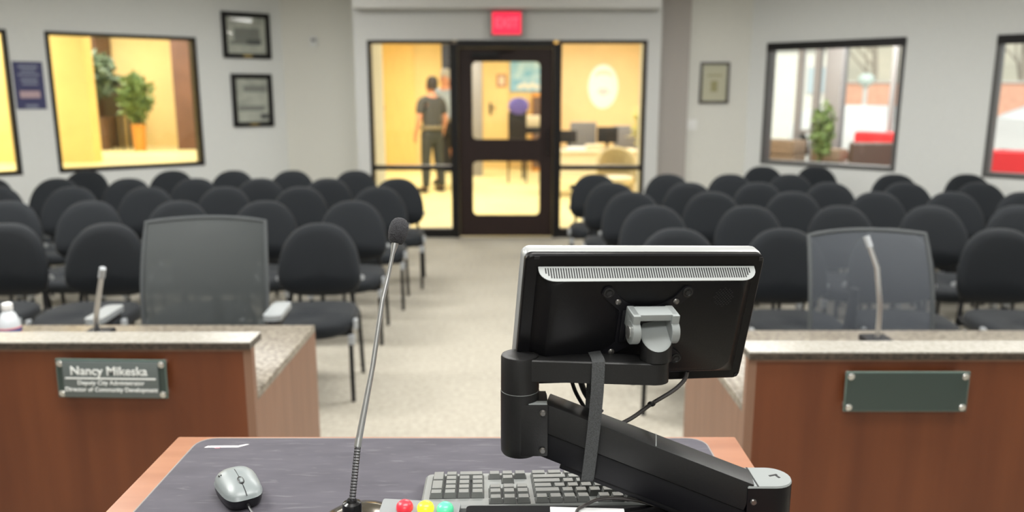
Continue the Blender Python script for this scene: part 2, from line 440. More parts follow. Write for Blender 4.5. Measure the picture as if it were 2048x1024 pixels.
# left wall and its windows
lw_holes = [(1.016, 2.515, 0.82, 2.256), (2.845, 4.32, 0.82, 2.256)]
struct(WL.panels(MB('wall'), 0, H, lw_holes), 'wall_left')
WL.window('window_1', *lw_holes[0], fr=0.04)
WL.window('window_2', *lw_holes[1], fr=0.04)
rw_holes = [(0.2, 1.68, 0.84, 2.18), (2.48, 3.96, 0.84, 2.16)]
struct(WR.panels(MB('wall'), 0, H, rw_holes), 'wall_right')
WR.window('window_3', *rw_holes[0], fr=0.045, top=0.065, m='frame_gray')
WR.window('window_4', *rw_holes[1], fr=0.045, top=0.065, m='frame_gray')
for wdw, hole in (('trim_1', rw_holes[0]), ('trim_2', rw_holes[1])):
    t = MB('black_frame'); WR.slab(t, hole[0] + 0.005, hole[1] - 0.005, hole[3] - 0.075, hole[3] + 0.012, 0.0085, 0.02); struct(t, wdw)
# the door wall stands forward of the two flat pieces beside it
mb = MB('wall_shaded')
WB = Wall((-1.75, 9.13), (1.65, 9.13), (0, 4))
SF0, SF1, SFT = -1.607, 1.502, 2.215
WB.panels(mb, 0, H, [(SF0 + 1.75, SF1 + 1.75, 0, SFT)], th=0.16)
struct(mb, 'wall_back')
mb = MB('wall_warm_lit'); mb.box(((CL[0] - 1.75) / 2, 10.025, H / 2), (CL[0] * -1 - 1.75, 0.15, H)); mb.box((-1.67, 9.695, H / 2), (0.16, 0.81, H)); struct(mb, 'wall_back_left')
mb = MB('wall_warm_lit'); mb.box(((CR[0] + 1.65) / 2, 9.515, H / 2), (CR[0] - 1.65, 0.15, H)); mb.box((1.57, 9.44, H / 2), (0.16, 0.3, H)); struct(mb, 'wall_back_right')
mb = MB('brown_grey_strip'); mb.box((1.84, 9.40, H / 2), (0.36, 0.08, H)); struct(mb, 'trim_3')  # brown-grey upright strip right of the door wall
mb = MB('soffit'); mb.box((-0.055, 9.03, 2.76), (3.32, 0.2, 0.45), bevel=0.01); struct(mb, 'trim_4', 'pale boxed soffit above the door wall')
mb = MB('wall'); mb.box((LW.x - 0.08, (LW.y - 2.6) / 2, H / 2), (0.16, LW.y + 2.6, H)); struct(mb, 'wall_left_side')
mb = MB('wall'); mb.box((RW.x + 0.08, (RW.y - 2.6) / 2, H / 2), (0.16, RW.y + 2.6, H)); struct(mb, 'wall_right_side')
mb = MB('wall'); mb.box(((LW.x + RW.x) / 2, -2.68, H / 2), (RW.x - LW.x, 0.16, H)); struct(mb, 'wall_front')

# ------------------------------------------------------------------ storefront: sidelights and the door
D0, D1, DT = -0.658, 0.519, 2.175
YF = 9.13
def sidelight(name, x0, x1):
    mb = MB('black_frame'); fw = 0.035; d = 0.12; y = YF + 0.07
    mb.box((x0 + fw / 2, y, SFT / 2), (fw, d, SFT)); mb.box((x1 - fw / 2, y, SFT / 2), (fw, d, SFT))
    mb.box(((x0 + x1) / 2, y, SFT - fw / 2), (x1 - x0 - 2 * fw, d, fw)); mb.box(((x0 + x1) / 2, y, 0.05), (x1 - x0 - 2 * fw, d, 0.10))
    mb.box(((x0 + x1) / 2, y, 0.805), (x1 - x0 - 2 * fw, d, 0.05))
    o = mb.build(name); o['kind'] = 'structure'
    g = MB('pane'); g.box(((x0 + x1) / 2, y, 0.44), (x1 - x0 - 2 * fw, 0.008, 0.68)); g.box(((x0 + x1) / 2, y, 1.505), (x1 - x0 - 2 * fw, 0.008, 1.35)); g.build('window_pane', o)
sidelight('window_5', SF0, D0)
sidelight('window_6', D1, SF1)
mb = MB('black_frame')
fw = 0.055
mb.box((D0 + fw / 2, YF + 0.06, DT / 2), (fw, 0.15, DT)); mb.box((D1 - fw / 2, YF + 0.06, DT / 2), (fw, 0.15, DT)); mb.box(((D0 + D1) / 2, YF + 0.06, (SFT + DT - 0.04) / 2), (D1 - D0 - 2 * fw, 0.15, SFT - DT + 0.04))
door = mb.build('door_1'); door['kind'] = 'structure'
mb = MB('door_brown')
a0, a1, az0, az1 = D0 + fw + 0.004, D1 - fw - 0.004, 0.012, DT - 0.045
g0, g1 = -0.455, 0.322
W2 = Matrix.Translation((0, YF + 0.055, 0)) @ Matrix.Rotation(PI / 2, 4, 'X')
def stile(x0, x1, z0, z1): mb.box(((x0 + x1) / 2, YF + 0.055, (z0 + z1) / 2), (x1 - x0, 0.045, z1 - z0))
stile(a0, g0, az0, az1); stile(g1, a1, az0, az1)
stile(g0, g1, az0, 0.25); stile(g0, g1, 0.885, 1.12); stile(g0, g1, 1.992, az1)
leaf = mb.build('door_leaf', door)
for nm, z0, z1 in (('lower', 0.25, 0.885), ('upper', 1.12, 1.992)):
    c = MB('door_brown')   # glazing bead with rounded corners
    outer = rrect(g0 - 0.012, g1 + 0.012, z0 - 0.012, z1 + 0.012, 0.02, 4); inner = rrect(g0 + 0.008, g1 - 0.008, z0 + 0.008, z1 - 0.008, 0.05, 4)
    for yy in (YF + 0.027,):
        A = [c.bm.verts.new((p[0], yy, p[1])) for p in outer]; B = [c.bm.verts.new((p[0], yy, p[1])) for p in inner]
        A2 = [c.bm.verts.new((p[0], yy + 0.05, p[1])) for p in outer]; B2 = [c.bm.verts.new((p[0], yy + 0.05, p[1])) for p in inner]
        n = len(A)
        for i in range(n):
            j = (i + 1) % n
            c.face((A[i], A[j], B[j], B[i])); c.face((B2[i], B2[j], A2[j], A2[i])); c.face((B[i], B[j], B2[j], B2[i])); c.face((A2[i], A2[j], A[j], A[i]))
    c.build('glazing_bead', leaf)
    g = MB('pane'); g.box(((g0 + g1) / 2, YF + 0.052, (z0 + z1) / 2), (g1 - g0 + 0.01, 0.008, z1 - z0 + 0.01)); g.build('door_pane', leaf)
mb = MB('black_frame'); mb.box((-0.30, YF + 0.01, 2.055), (0.30, 0.045, 0.06), bevel=0.008); mb.tube([(-0.2, YF, 2.085), (0.02, YF - 0.03, 2.10)], 0.009); mb.build('door_closer', leaf)
mb = MB('black_frame'); mb.tube([(0.405, YF + 0.02, 0.96), (0.405, YF - 0.03, 0.97), (0.405, YF - 0.03, 1.22), (0.405, YF + 0.02, 1.23)], 0.011); mb.build('door_handle', leaf)

# ------------------------------------------------------------------ the lobby behind the door wall
mb = MB('lobby_floor'); mb.prism([(-1.75, 9.2), (1.65, 9.2), (1.65, 9.6), (2.86, 9.6), (3.36, 18.3), (-4.3, 18.3), (-4.3, 10.2), (-1.75, 10.2)], -0.1, 0.0); struct(mb, 'floor_lobby', 'pale yellow tiled lobby floor')
mb = MB('ceiling'); mb.prism([(-10, 7.6), (-6.05, 7.6), (-2.9, 10.12), (-1.75, 10.12), (-1.75, 9.3), (1.65, 9.3), (1.65, 9.62), (2.86, 9.62), (3.36, 18.3), (-10, 18.3)], H, H + 0.1); struct(mb, 'ceiling_lobby')
mb = MB('lobby_wall'); mb.box((-1.75, 18.25, H / 2), (5.5, 0.2, H)); struct(mb, 'wall_lobby_far')
mb = MB('lobby_tan'); mb.box((2.2, 18.25, H / 2), (2.4, 0.2, H)); mb.prism([(2.80, 9.68), (2.92, 9.68), (3.42, 18.35), (3.30, 18.35)], 0, H); struct(mb, 'wall_lobby_tan')
mb = MB('lobby_wall'); mb.box((-4.3, 15.9, H / 2), (0.2, 4.6, H)); struct(mb, 'wall_lobby_side')
# split level seen through the tall windows of the left wall
LZ = 0.78
mb = MB('lobby_floor'); mb.prism([(-2.92, 10.3), (-6.2, 7.68), (-10, 7.68), (-10, 13.5), (-2.92, 13.5)], 0.0, LZ); struct(mb, 'floor_landing', 'raised pale yellow lobby landing')
mb = MB('lobby_wall'); mb.box((-6.4, 13.6, H / 2), (7.2, 0.2, H)); struct(mb, 'wall_landing')
mb = MB('brown_wall'); mb.box((-4.45, 12.75, (H + LZ) / 2), (1.56, 0.25, H - LZ)); struct(mb, 'wall_landing_brown')
mb = MB('lobby_pillar'); mb.box((-7.65, 10.3, (H + LZ) / 2), (4.7, 0.2, H - LZ)); struct(mb, 'wall_landing_side')
mb = MB('lobby_wall'); mb.box((-2.85, 11.8, H / 2), (0.14, 3.4, H)); struct(mb, 'wall_lobby_return')

def foliage(mb, c, rad, n, leaf, seed, m):
    rnd = random.Random(seed); mb.m(m)
    for i in range(n):
        while True:
            p = Vector((rnd.uniform(-1, 1), rnd.uniform(-1, 1), rnd.uniform(-1, 1)))
            if p.length < 1: break
        p = Vector(c) + Vector((p.x * rad[0], p.y * rad[1], p.z * rad[2]))
        q = Quaternion((rnd.uniform(-1, 1), rnd.uniform(-1, 1), rnd.uniform(-1, 1), rnd.uniform(-1, 1))); q.normalize()
        L = leaf * rnd.uniform(0.7, 1.3); w = L * 0.32
        pts = [(0, 0, 0), (w, L * 0.4, 0.1 * L), (0, L, -0.15 * L), (-w, L * 0.4, 0.1 * L)]
        v = [mb.bm.verts.new(p + q @ Vector(t)) for t in pts]
        mb.face((v[0], v[1], v[2])); mb.face((v[0], v[2], v[3]))
def potted(name, label, base, pot_r, pot_h, crown_c, crown_r, n, leaf, seed, lm, pm, cat='plant', square=False):
    t = thing(name, label, cat, base)
    b = Vector(base)
    p = MB(pm)
    if square: p.box(b + Vector((0, 0, pot_h / 2)), (pot_r * 2, pot_r * 2, pot_h), bevel=0.01)
    else: p.lathe([(pot_r * 0.8, 0), (pot_r * 0.9, pot_h * 0.6), (pot_r, pot_h * 0.93), (pot_r * 1.05, pot_h * 0.95), (pot_r * 1.05, pot_h), (pot_r * 0.9, pot_h)], 20, Matrix.Translation(b))
    p.build('pot', t)
    s = MB('trunk'); s.tube([b + Vector((0, 0, pot_h * 0.9)), b + Vector((0.01, 0, (pot_h + crown_c) / 2)), b + Vector((0, 0.01, crown_c))], 0.018, 8)
    for k in range(4):
        a = k * 1.6; s.tube([b + Vector((0, 0, pot_h + (crown_c - pot_h) * 0.5)), b + Vector((math.cos(a) * crown_r[0] * 0.6, math.sin(a) * crown_r[1] * 0.6, crown_c + 0.1 * (k - 1)))], 0.008, 6)
    s.build('stem', t)
    f = MB(); foliage(f, b + Vector((0, 0, crown_c)), crown_r, n, leaf, seed, lm); f.build('foliage', t, smooth=False)
    return t
potted('potted_ficus', 'bright green bushy plant in an orange pot behind the lobby window', (-5.72, 12.4, LZ), 0.105, 0.40, 0.80, (0.21, 0.21, 0.36), 420, 0.12, 3, 'leaf_green', 'terracotta')
potted('potted_bush', 'dark grey-green bushy plant beside the brown lobby cabinet', (-6.38, 12.55, LZ), 0.15, 0.5, 1.14, (0.28, 0.26, 0.33), 420, 0.13, 5, 'leaf_dark', 'brown_wood')
t = thing('cabinet', 'tall brown wooden cabinet behind the dark plant in the lobby', 'cabinet', (-6.92, 13.15, LZ))
mb = MB('brown_wood'); mb.box((-6.92, 13.2, LZ + 1.05), (0.75, 0.5, 2.1)); mb.build('body', t)
for k in (-1, 1):
    mb = MB('brown_wall'); mb.box((-6.92 + k * 0.18, 12.935, LZ + 0.5), (0.34, 0.02, 0.9), bevel=0.005); dd = mb.build('door', t)
    h = MB('brass'); h.ball((-6.92 + k * 0.04, 12.915, LZ + 0.6), 0.015); h.build('knob', dd)
mb = MB('console_dark'); mb.box((-6.92, 12.94, LZ + 1.03), (0.74, 0.03, 0.05)); mb.build('shelf', t)
t = thing('pedestal_table', 'narrow grey console table between the two lobby plants', 'table', (-6.30, 13.0, LZ))
mb = MB('console_dark'); mb.box((-6.30, 13.0, LZ + 0.82), (0.26, 0.3, 0.62), bevel=0.01); mb.build('top_cabinet', t)
for dx in (-0.1, 0.1):
    for dy in (-0.12, 0.12):
        mb = MB('console_dark'); mb.box((-6.30 + dx, 13.0 + dy, LZ + 0.255), (0.035, 0.035, 0.51)); mb.build('leg', t)

# things in the main lobby
def door_like(name, x0, x1, y, z1, handle_x, m='yellow_door'):
    mb = MB(m); mb.box(((x0 + x1) / 2, y, z1 / 2), (x1 - x0, 0.06, z1)); o = mb.build(name); o['kind'] = 'structure'
    h = MB('dark_gray'); h.box((handle_x, y - 0.045, 1.32), (0.05, 0.02, 0.26), bevel=0.005); h.tube([(handle_x, y - 0.06, 1.34), (handle_x + 0.11, y - 0.07, 1.34)], 0.014); h.build('door_handle', o)
door_like('door_2', -3.80, -2.15, 18.12, 2.9, -2.92)
door_like('door_3', -0.62, -0.06, 18.12, 2.9, -0.48, 'lobby_wall')
mb = MB('mullion'); mb.box((-0.72, 16.4, 1.5), (0.24, 0.2, 3.0)); struct(mb, 'column_grey')
mb = MB('dark_gray'); mb.box((-1.30, 17.2, 1.5), (0.34, 0.1, 3.0)); struct(mb, 'column_dark')
mb = MB('notice'); mb.box((-0.23, 18.08, 1.93), (0.22, 0.012, 0.28)); mb.m('cream').box((-0.23, 18.072, 1.93), (0.12, 0.006, 0.18)); rooted(mb, 'door_notice', 'reddish framed notice on the yellow lobby door', 'notice', (-0.23, 18.08, 1.79))
t = thing('wall_painting', 'blue and white abstract painting seen through the upper door pane', 'painting', (0.37, 18.1, 1.72))
mb = MB('art_blue'); mb.box((0.37, 18.11, 2.04), (0.82, 0.03, 0.70)); mb.build('canvas', t)
mb = MB('art_white')
for k in range(5): mb.ball((0.18 + 0.09 * k, 18.094, 1.80 + 0.03 * (k % 2)), (0.07, 0.006, 0.06), 10, 6)
mb.build('pale_shapes', t)
# city seal on the tan wall
t = thing('wall_seal', 'round white seal on the tan lobby wall', 'seal', (2.02, 18.12, 1.35))
M = Matrix.Translation((2.02, 18.14, 1.80)) @ Matrix.Rotation(PI / 2, 4, 'X')
mb = MB('seal_white'); mb.lathe([(1.0, -0.005), (1.0, 0.02), (0.93, 0.03), (0.5, 0.03)], 40, M, 0.335, 0.485); mb.build('disc', t)
mb = MB('seal_pink'); mb.prism([(x * 0.2, 0.2 + y) for x, y in ((-1, 0), (-0.5, 0.06), (0.5, 0.06), (1, 0), (0.9, 0.10), (0.4, 0.15), (-0.4, 0.15), (-0.9, 0.10))], 0.03, 0.034, M); mb.build('banner', t); mb = MB('seal_blue'); mb.prism([(x * 0.14, -0.13 + y) for x, y in ((-1, 0), (0, -0.08), (1, 0), (0.6, 0.10), (-0.6, 0.10))], 0.03, 0.034, M); mb.build('emblem', t)
# reception desk with its clutter
t = thing('reception_desk', 'long cream reception desk seen through the glass beside the door', 'desk', (1.25, 13.1, 0))
mb = MB('cream'); mb.box((1.35, 13.1, 0.735), (1.35, 0.75, 0.035), bevel=0.006); mb.build('top', t)
mb = MB('cream'); mb.box((1.35, 12.76, 0.52), (1.30, 0.03, 0.38)); mb.build('front_panel', t)
for x in (0.73, 1.97):
    mb = MB('cream'); mb.box((x, 13.1, 0.36), (0.04, 0.7, 0.715)); mb.build('side_panel', t)
def desk_monitor(x, y, w, h, m, label):
    t = thing('desk_monitor', label, 'monitor', (x, y, 0.7525))
    mb = MB(m); mb.box((x, y, 0.7525 + 0.10 + h / 2), (w, 0.04, h), bevel=0.008); mb.build('display', t)
    mb = MB('dark_gray'); mb.box((x, y + 0.03, 0.7525 + 0.08), (0.05, 0.03, 0.14)); mb.box((x, y + 0.02, 0.7575), (0.2, 0.16, 0.01)); mb.build('stand', t)
desk_monitor(1.56, 13.2, 0.34, 0.26, 'dark_gray', 'black monitor on the reception desk below the white seal')
desk_monitor(0.93, 13.25, 0.26, 0.20, 'dark_gray', 'small black monitor at the door end of the reception desk')
t = thing('office_chair', 'grey office chair behind the reception desk', 'chair', (1.25, 14.0, 0))
mb = MB('mid_gray'); mb.box((1.25, 14.2, 0.88), (0.46, 0.08, 0.55), bevel=0.03); mb.build('backrest', t)
mb = MB('mid_gray'); mb.box((1.25, 13.97, 0.48), (0.48, 0.46, 0.08), bevel=0.03); mb.build('seat', t)
mb = MB('dark_gray'); mb.tube([(1.25, 13.97, 0.05), (1.25, 13.97, 0.45)], 0.03)
for k in range(5):
    a = k * 2 * PI / 5; mb.tube([(1.25, 13.97, 0.09), (1.25 + 0.28 * math.cos(a), 13.97 + 0.28 * math.sin(a), 0.03)], 0.022)
mb.tube([(1.25, 14.1, 0.46), (1.25, 14.2, 0.62)], 0.02)
mb.build('base', t)
for i, (x, w, z, m, l) in enumerate(((1.02, 0.30, 0.05, 'paper', 'low stack of white papers on the reception desk nearest the door'), (1.30, 0.24, 0.09, 'cream', 'taller stack of cream papers on the reception desk'))):
    mb = MB(m)
    for k in range(5): mb.box((x + 0.004 * ((k * 7) % 3), 12.92 + 0.004 * ((k * 5) % 3), 0.7535 + z * (k + 0.5) / 5), (w, 0.22, z / 5 * 0.94))
    rooted(mb, 'paper_stack', l, 'papers', (x, 12.92, 0.7535))
t = thing('storage_cabinet', 'grey cabinet to the far side of the black reception monitor', 'cabinet', (1.98, 13.9, 0))
mb = MB('mid_gray'); mb.box((1.98, 13.9, 0.55), (0.42, 0.4, 1.1), bevel=0.01); mb.build('body', t)
for k in range(3):
    mb = MB('mid_gray'); mb.box((1.98, 13.69, 0.2 + 0.34 * k), (0.38, 0.02, 0.31), bevel=0.004); d = mb.build('drawer', t)
    mb = MB('chrome'); mb.box((1.98, 13.672, 0.25 + 0.34 * k), (0.12, 0.015, 0.02)); mb.build('handle', d)
# wicker tub chair
t = thing('wicker_chair', 'round-backed wicker chair in front of the reception desk', 'chair', (1.52, 11.6, 0))
rings = []
for i in range(15):
    a = R(-15 + 210 * i / 14); zt = 0.60 + 0.28 * math.sin(max(0, min(PI, a))) ** 0.6
    c, s_ = math.cos(a), math.sin(a)
    rings.append([(1.52 + 0.24 * c, 11.6 + 0.24 * s_, 0.38), (1.52 + 0.29 * c, 11.6 + 0.29 * s_, 0.38), (1.52 + 0.30 * c, 11.6 + 0.30 * s_, zt - 0.03), (1.52 + 0.28 * c, 11.6 + 0.28 * s_, zt), (1.52 + 0.25 * c, 11.6 + 0.25 * s_, zt - 0.03)])
mb = MB('wicker'); mb.loft(rings); mb.build('backrest', t)
mb = MB('cream'); mb.lathe([(0.22, 0.36), (0.25, 0.38), (0.25, 0.45), (0.2, 0.47)], 24, Matrix.Translation((1.52, 11.6, 0))); mb.build('seat', t)
for k in range(4):
    a = PI / 4 + k * PI / 2; mb = MB('wicker'); mb.tube([(1.52 + 0.2 * math.cos(a), 11.6 + 0.2 * math.sin(a), 0.38), (1.52 + 0.23 * math.cos(a), 11.6 + 0.23 * math.sin(a), 0)], 0.02); mb.build('leg', t)
# flowers on a stand
t = thing('flower_vase', 'tall pale flower arrangement on a stand at the edge of the sidelight', 'flowers', (1.98, 12.2, 0))
mb = MB('cream'); mb.lathe([(0.14, 0), (0.14, 0.03), (0.04, 0.06), (0.035, 0.5), (0.12, 0.54), (0.12, 0.57)], 20, Matrix.Translation((1.98, 12.2, 0))); mb.build('stand', t)
mb = MB('cream'); mb.lathe([(0.05, 0.571), (0.09, 0.68), (0.07, 0.82), (0.05, 0.86), (0.06, 0.88)], 20, Matrix.Translation((1.98, 12.2, 0))); mb.build('vase', t)
mb = MB(); foliage(mb, (1.98, 12.2, 1.16), (0.14, 0.14, 0.30), 260, 0.10, 9, 'flower_pale'); foliage(mb, (2.02, 12.2, 1.45), (0.07, 0.07, 0.07), 60, 0.08, 10, 'flower_red'); mb.build('blooms', t, smooth=False)
# things behind the door's upper pane: round-backed chair with a purple jacket, table, brown cupboard
t = thing('guest_chair', 'dark chair with a purple jacket seen through the upper door pane', 'chair', (0.10, 15.2, 0))
mb = MB('dark_gray'); mb.box((0.10, 15.2, 0.46), (0.42, 0.42, 0.07), bevel=0.025); mb.build('seat', t)
mb = MB('dark_gray'); mb.box((0.10, 15.0, 0.92), (0.34, 0.06, 0.80), bevel=0.025); mb.build('backrest', t)
mb = MB('purple'); mb.ball((0.12, 14.98, 1.42), (0.19, 0.09, 0.16)); mb.build('jacket', t)
for dx in (-0.17, 0.17):
    for dy in (-0.17, 0.17):
        mb = MB('dark_gray'); mb.tube([(0.10 + dx, 15.2 + dy, 0), (0.10 + dx, 15.2 + dy, 0.44)], 0.016); mb.build('leg', t)
t = thing('side_table', 'dark table with cream clutter seen through the upper door pane', 'table', (0.48, 16.0, 0))
mb = MB('dark_gray'); mb.box((0.48, 16.0, 0.94), (0.62, 0.5, 0.12), bevel=0.01); mb.build('top', t)
for dx in (-0.26, 0.26):
    for dy in (-0.2, 0.2):
        mb = MB('dark_gray'); mb.box((0.48 + dx, 16.0 + dy, 0.44), (0.05, 0.05, 0.88)); mb.build('leg', t)
mb = MB('cream'); mb.box((0.42, 15.95, 1.11), (0.36, 0.3, 0.22), bevel=0.02); mb.m('seal_pink').ball((0.62, 15.86, 1.09), (0.08, 0.08, 0.08))
rooted(mb, 'gift_basket', 'cream box of odds and ends on the dark lobby table', 'box', (0.42, 15.95, 1.0))
t = thing('cupboard', 'brown wooden cupboard below the blue painting', 'cupboard', (0.62, 17.6, 0))
mb = MB('terracotta'); mb.box((0.62, 17.6, 0.83), (0.40, 0.6, 1.66), bevel=0.01); mb.build('body', t)
mb = MB('brown_wood'); mb.box((0.62, 17.29, 0.83), (0.36, 0.02, 1.5)); d = mb.build('door', t); mb = MB('brass'); mb.ball((0.48, 17.27, 0.9), 0.016); mb.build('knob', d)

# ------------------------------------------------------------------ people
def skin_mesh(name, verts, edges, radii, m, parent, sub=2, root=0):
    me = bpy.data.meshes.new(name); me.from_pydata(verts, edges, [])
    o = bpy.data.objects.new(name, me); COL.objects.link(o)
    md = o.modifiers.new('skin', 'SKIN'); md.use_smooth_shade = True
    for i, r in enumerate(radii):
        rr = r if isinstance(r, tuple) else (r, r)
        me.skin_vertices[0].data[i].radius = rr; me.skin_vertices[0].data[i].use_root = (i == root)
    s = o.modifiers.new('subdivision', 'SUBSURF'); s.levels = sub; s.render_levels = sub
    bpy.context.view_layer.update()
    ev = bpy.data.meshes.new_from_object(o.evaluated_get(bpy.context.evaluated_depsgraph_get()))
    bpy.data.objects.remove(o)
    ev.name = name; ev.materials.clear(); ev.materials.append(MATS[m])
    q = bpy.data.objects.new(name, ev); COL.objects.link(q); q.parent = parent
    return q
def person(label, loc, rz, h, shirt, trouser, hair, shorts=False, arm_pose=0):
    t = thing('person', label, 'person', loc, rz)
    k = h / 1.80
    V = []; E = []; Rd = []
    def v(x, y, z, r):
        V.append((x * k, y * k, z * k)); Rd.append(tuple(q * k for q in r) if isinstance(r, tuple) else r * k); return len(V) - 1
    def chain(ids):
        for a, b in zip(ids, ids[1:]): E.append((a, b))
    pel = v(0, 0, 0.96, (0.15, 0.11)); wst = v(0, 0, 1.10, (0.14, 0.10)); ch = v(0, 0.0, 1.30, (0.165, 0.115)); nb = v(0, -0.01, 1.47, (0.09, 0.07))
    nk = v(0, 0.005, 1.55, 0.055); hd = v(0, 0.02, 1.63, (0.072, 0.085)); ht = v(0, 0.01, 1.73, (0.070, 0.085))
    chain([pel, wst, ch, nb, nk, hd, ht])
    for s in (-1, 1):
        a = [v(0.19 * s, 0, 1.43, 0.06), v(0.245 * s, -0.02, 1.17, 0.045), v(0.25 * s, 0.05 + 0.03 * arm_pose, 0.94, 0.032), v(0.25 * s, 0.075 + 0.03 * arm_pose, 0.88, (0.022, 0.036))]
        E.append((nb, a[0])); chain(a)
        for f in range(4):
            c1 = v(0.245 * s, 0.048 + 0.022 * f + 0.03 * arm_pose, 0.825, 0.0085); c2 = v(0.236 * s, 0.05 + 0.022 * f + 0.03 * arm_pose, 0.785 + 0.006 * abs(f - 1.5), 0.007)
            E.append((a[3], c1)); E.append((c1, c2))
        t1 = v(0.225 * s, 0.115 + 0.03 * arm_pose, 0.86, 0.009); t2 = v(0.222 * s, 0.125 + 0.03 * arm_pose, 0.83, 0.008); E.append((a[3], t1)); E.append((t1, t2))
        l = [v(0.10 * s, 0, 0.88, 0.088), v(0.12 * s, 0.01, 0.50, 0.058), v(0.14 * s, -0.03, 0.30, 0.055), v(0.15 * s, -0.03, 0.09, 0.038)]
        E.append((pel, l[0])); chain(l)
        f1 = v(0.165 * s, 0.09, 0.035, (0.040, 0.03)); E.append((l[3], f1))
    skin_mesh('body', V, E, Rd, 'skin', t)
    # clothing follows the body
    g = 0.018
    V2 = []; E2 = []; R2 = []
    def w(x, y, z, r):
        V2.append((x * k, y * k, z * k)); R2.append(tuple((q + g) * k for q in r) if isinstance(r, tuple) else (r + g) * k); return len(V2) - 1
    c = [w(0, 0, 0.93, (0.150, 0.112)), w(0, 0, 1.10, (0.155, 0.112)), w(0, 0, 1.30, (0.17, 0.118)), w(0, -0.01, 1.475, (0.09, 0.07))]
    for a, b in zip(c, c[1:]): E2.append((a, b))
    for s in (-1, 1):
        a = w(0.19 * s, 0, 1.43, 0.062); b = w(0.235 * s, -0.015, 1.22, 0.052); E2.append((c[3], a)); E2.append((a, b))
    skin_mesh('shirt', V2, E2, R2, shirt, t)
    V2.clear(); E2.clear(); R2.clear()
    p0 = w(0, 0, 1.07, (0.150, 0.112)); p = w(0, 0, 0.97, (0.168, 0.128)); E2.append((p0, p))
    for s in (-1, 1):
        l = [w(0.10 * s, 0, 0.86, 0.09)] + ([w(0.115 * s, 0.01, 0.55, 0.07)] if shorts else [w(0.12 * s, 0.01, 0.50, 0.062), w(0.14 * s, -0.025, 0.28, 0.056), w(0.15 * s, -0.025, 0.07, 0.046)])
        E2.append((p, l[0]))
        for a, b in zip(l, l[1:]): E2.append((a, b))
    skin_mesh('shorts' if shorts else 'trousers', V2, E2, R2, trouser, t)
    mb = MB('belt'); mb.lathe([(1.0, 1.0 * k), (1.06, 1.01 * k), (1.06, 1.05 * k), (1.0, 1.06 * k)], 28, None, 0.186 * k, 0.146 * k); mb.build('belt', t, local=True)
    for s in (-1, 1):
        mb = MB('shoe'); mb.ball((0.16 * s * k, 0.045 * k, 0.045 * k), (0.055 * k, 0.145 * k, 0.0455 * k)); mb.build('shoe', t, local=True)
    hp = [(0.105, 1.62), (0.112, 1.70), (0.10, 1.77), (0.06, 1.815), (0.01, 1.825)]
    mb = MB(hair); mb.loft([[(r * 0.80 * math.cos(2 * PI * i / 20) * k, (-0.012 - 0.012 * j + r * (0.98 if math.sin(2 * PI * i / 20) < 0 else 0.80) * math.sin(2 * PI * i / 20)) * k, (z + 0.05 * max(0, math.sin(2 * PI * i / 20)) * (1 - j / 4)) * k) for i in range(20)] for j, (r, z) in enumerate(hp)]); mb.build('hair', t, local=True)
    mb = MB('skin'); mb.ball((0, 0.105 * k, 1.65 * k), (0.014 * k, 0.022 * k, 0.022 * k), 10, 8)
    for s in (-1, 1): mb.ball((0.078 * s * k, 0.01 * k, 1.66 * k), (0.012 * k, 0.022 * k, 0.032 * k), 10, 8)
    mb.build('nose_and_ears', t, local=True)
    mb = MB('hair_dark')
    for s in (-1, 1): mb.ball((0.032 * s * k, 0.088 * k, 1.68 * k), (0.012 * k, 0.01 * k, 0.006 * k), 8, 6)
    mb.m('notice').box((0, 0.094 * k, 1.60 * k), (0.045 * k, 0.008 * k, 0.008 * k)); mb.build('eyes_and_mouth', t, local=True)
    return t
person('person in dark short-sleeved uniform standing with back to the glass', (-1.34, 13.55, 0), R(38), 1.90, 'shirt_dark', 'trouser_dark', 'hair_dark', arm_pose=1)
person('person with grey hair in a light blue shirt, half hidden by the door', (-1.20, 14.75, 0), R(170), 2.06, 'shirt_blue', 'dark_gray', 'hair_gray', shorts=True)

# ------------------------------------------------------------------ lounge and outdoors behind the right wall
GN = Vector((0.676, 0.737, 0)); GA = Vector((CR[0], CR[1], 0)) + GN * 4.5; GD = Vector((0.737, -0.676, 0))
def gp(s, z=0, off=0): return GA + GD * s + GN * off + Vector((0, 0, z))
a, b, c, d = Vector((CR[0], CR[1], 0)) + GN * 0.16 - GD * 0.05, RW + GN * 0.16, gp(6.0, 0, 0.2), gp(-3.6, 0, 0.2)
mb = MB('lounge_floor'); mb.prism([(p.x, p.y) for p in (a, b, c, d)], -0.1, 0.0); struct(mb, 'floor_lounge')
mb = MB('ceiling'); mb.prism([(p.x, p.y) for p in (a, b, c, d)], 2.9, 3.0); struct(mb, 'ceiling_lounge')
rotG = Matrix((GD, Vector((0, 0, 1)).cross(GD), Vector((0, 0, 1)))).transposed()
mb = MB('mullion')
for s, w_ in ((-3.0, 0.06), (-2.2, 0.06), (-1.31, 0.09), (-1.02, 0.10), (0.17, 0.07), (2.6, 0.08), (3.6, 0.08)): mb.box(gp(s, 1.45), (w_, 0.10, 2.9), rotG)
mb.box(gp(-0.72, 1.45), (0.26, 0.26, 2.9), rotG)
mb.box(gp(1.2, 2.80), (9.6, 0.12, 0.2), rotG); mb.box(gp(1.2, 0.03), (9.6, 0.10, 0.06), rotG); mb.box(gp(-1.165, 1.02), (0.3, 0.11, 0.06), rotG)
wo = mb.build('window_7'); wo['kind'] = 'structure'
g = MB('pane'); g.box(gp(1.2, 1.4), (9.4, 0.01, 2.7), rotG); g.build('window_pane', wo)
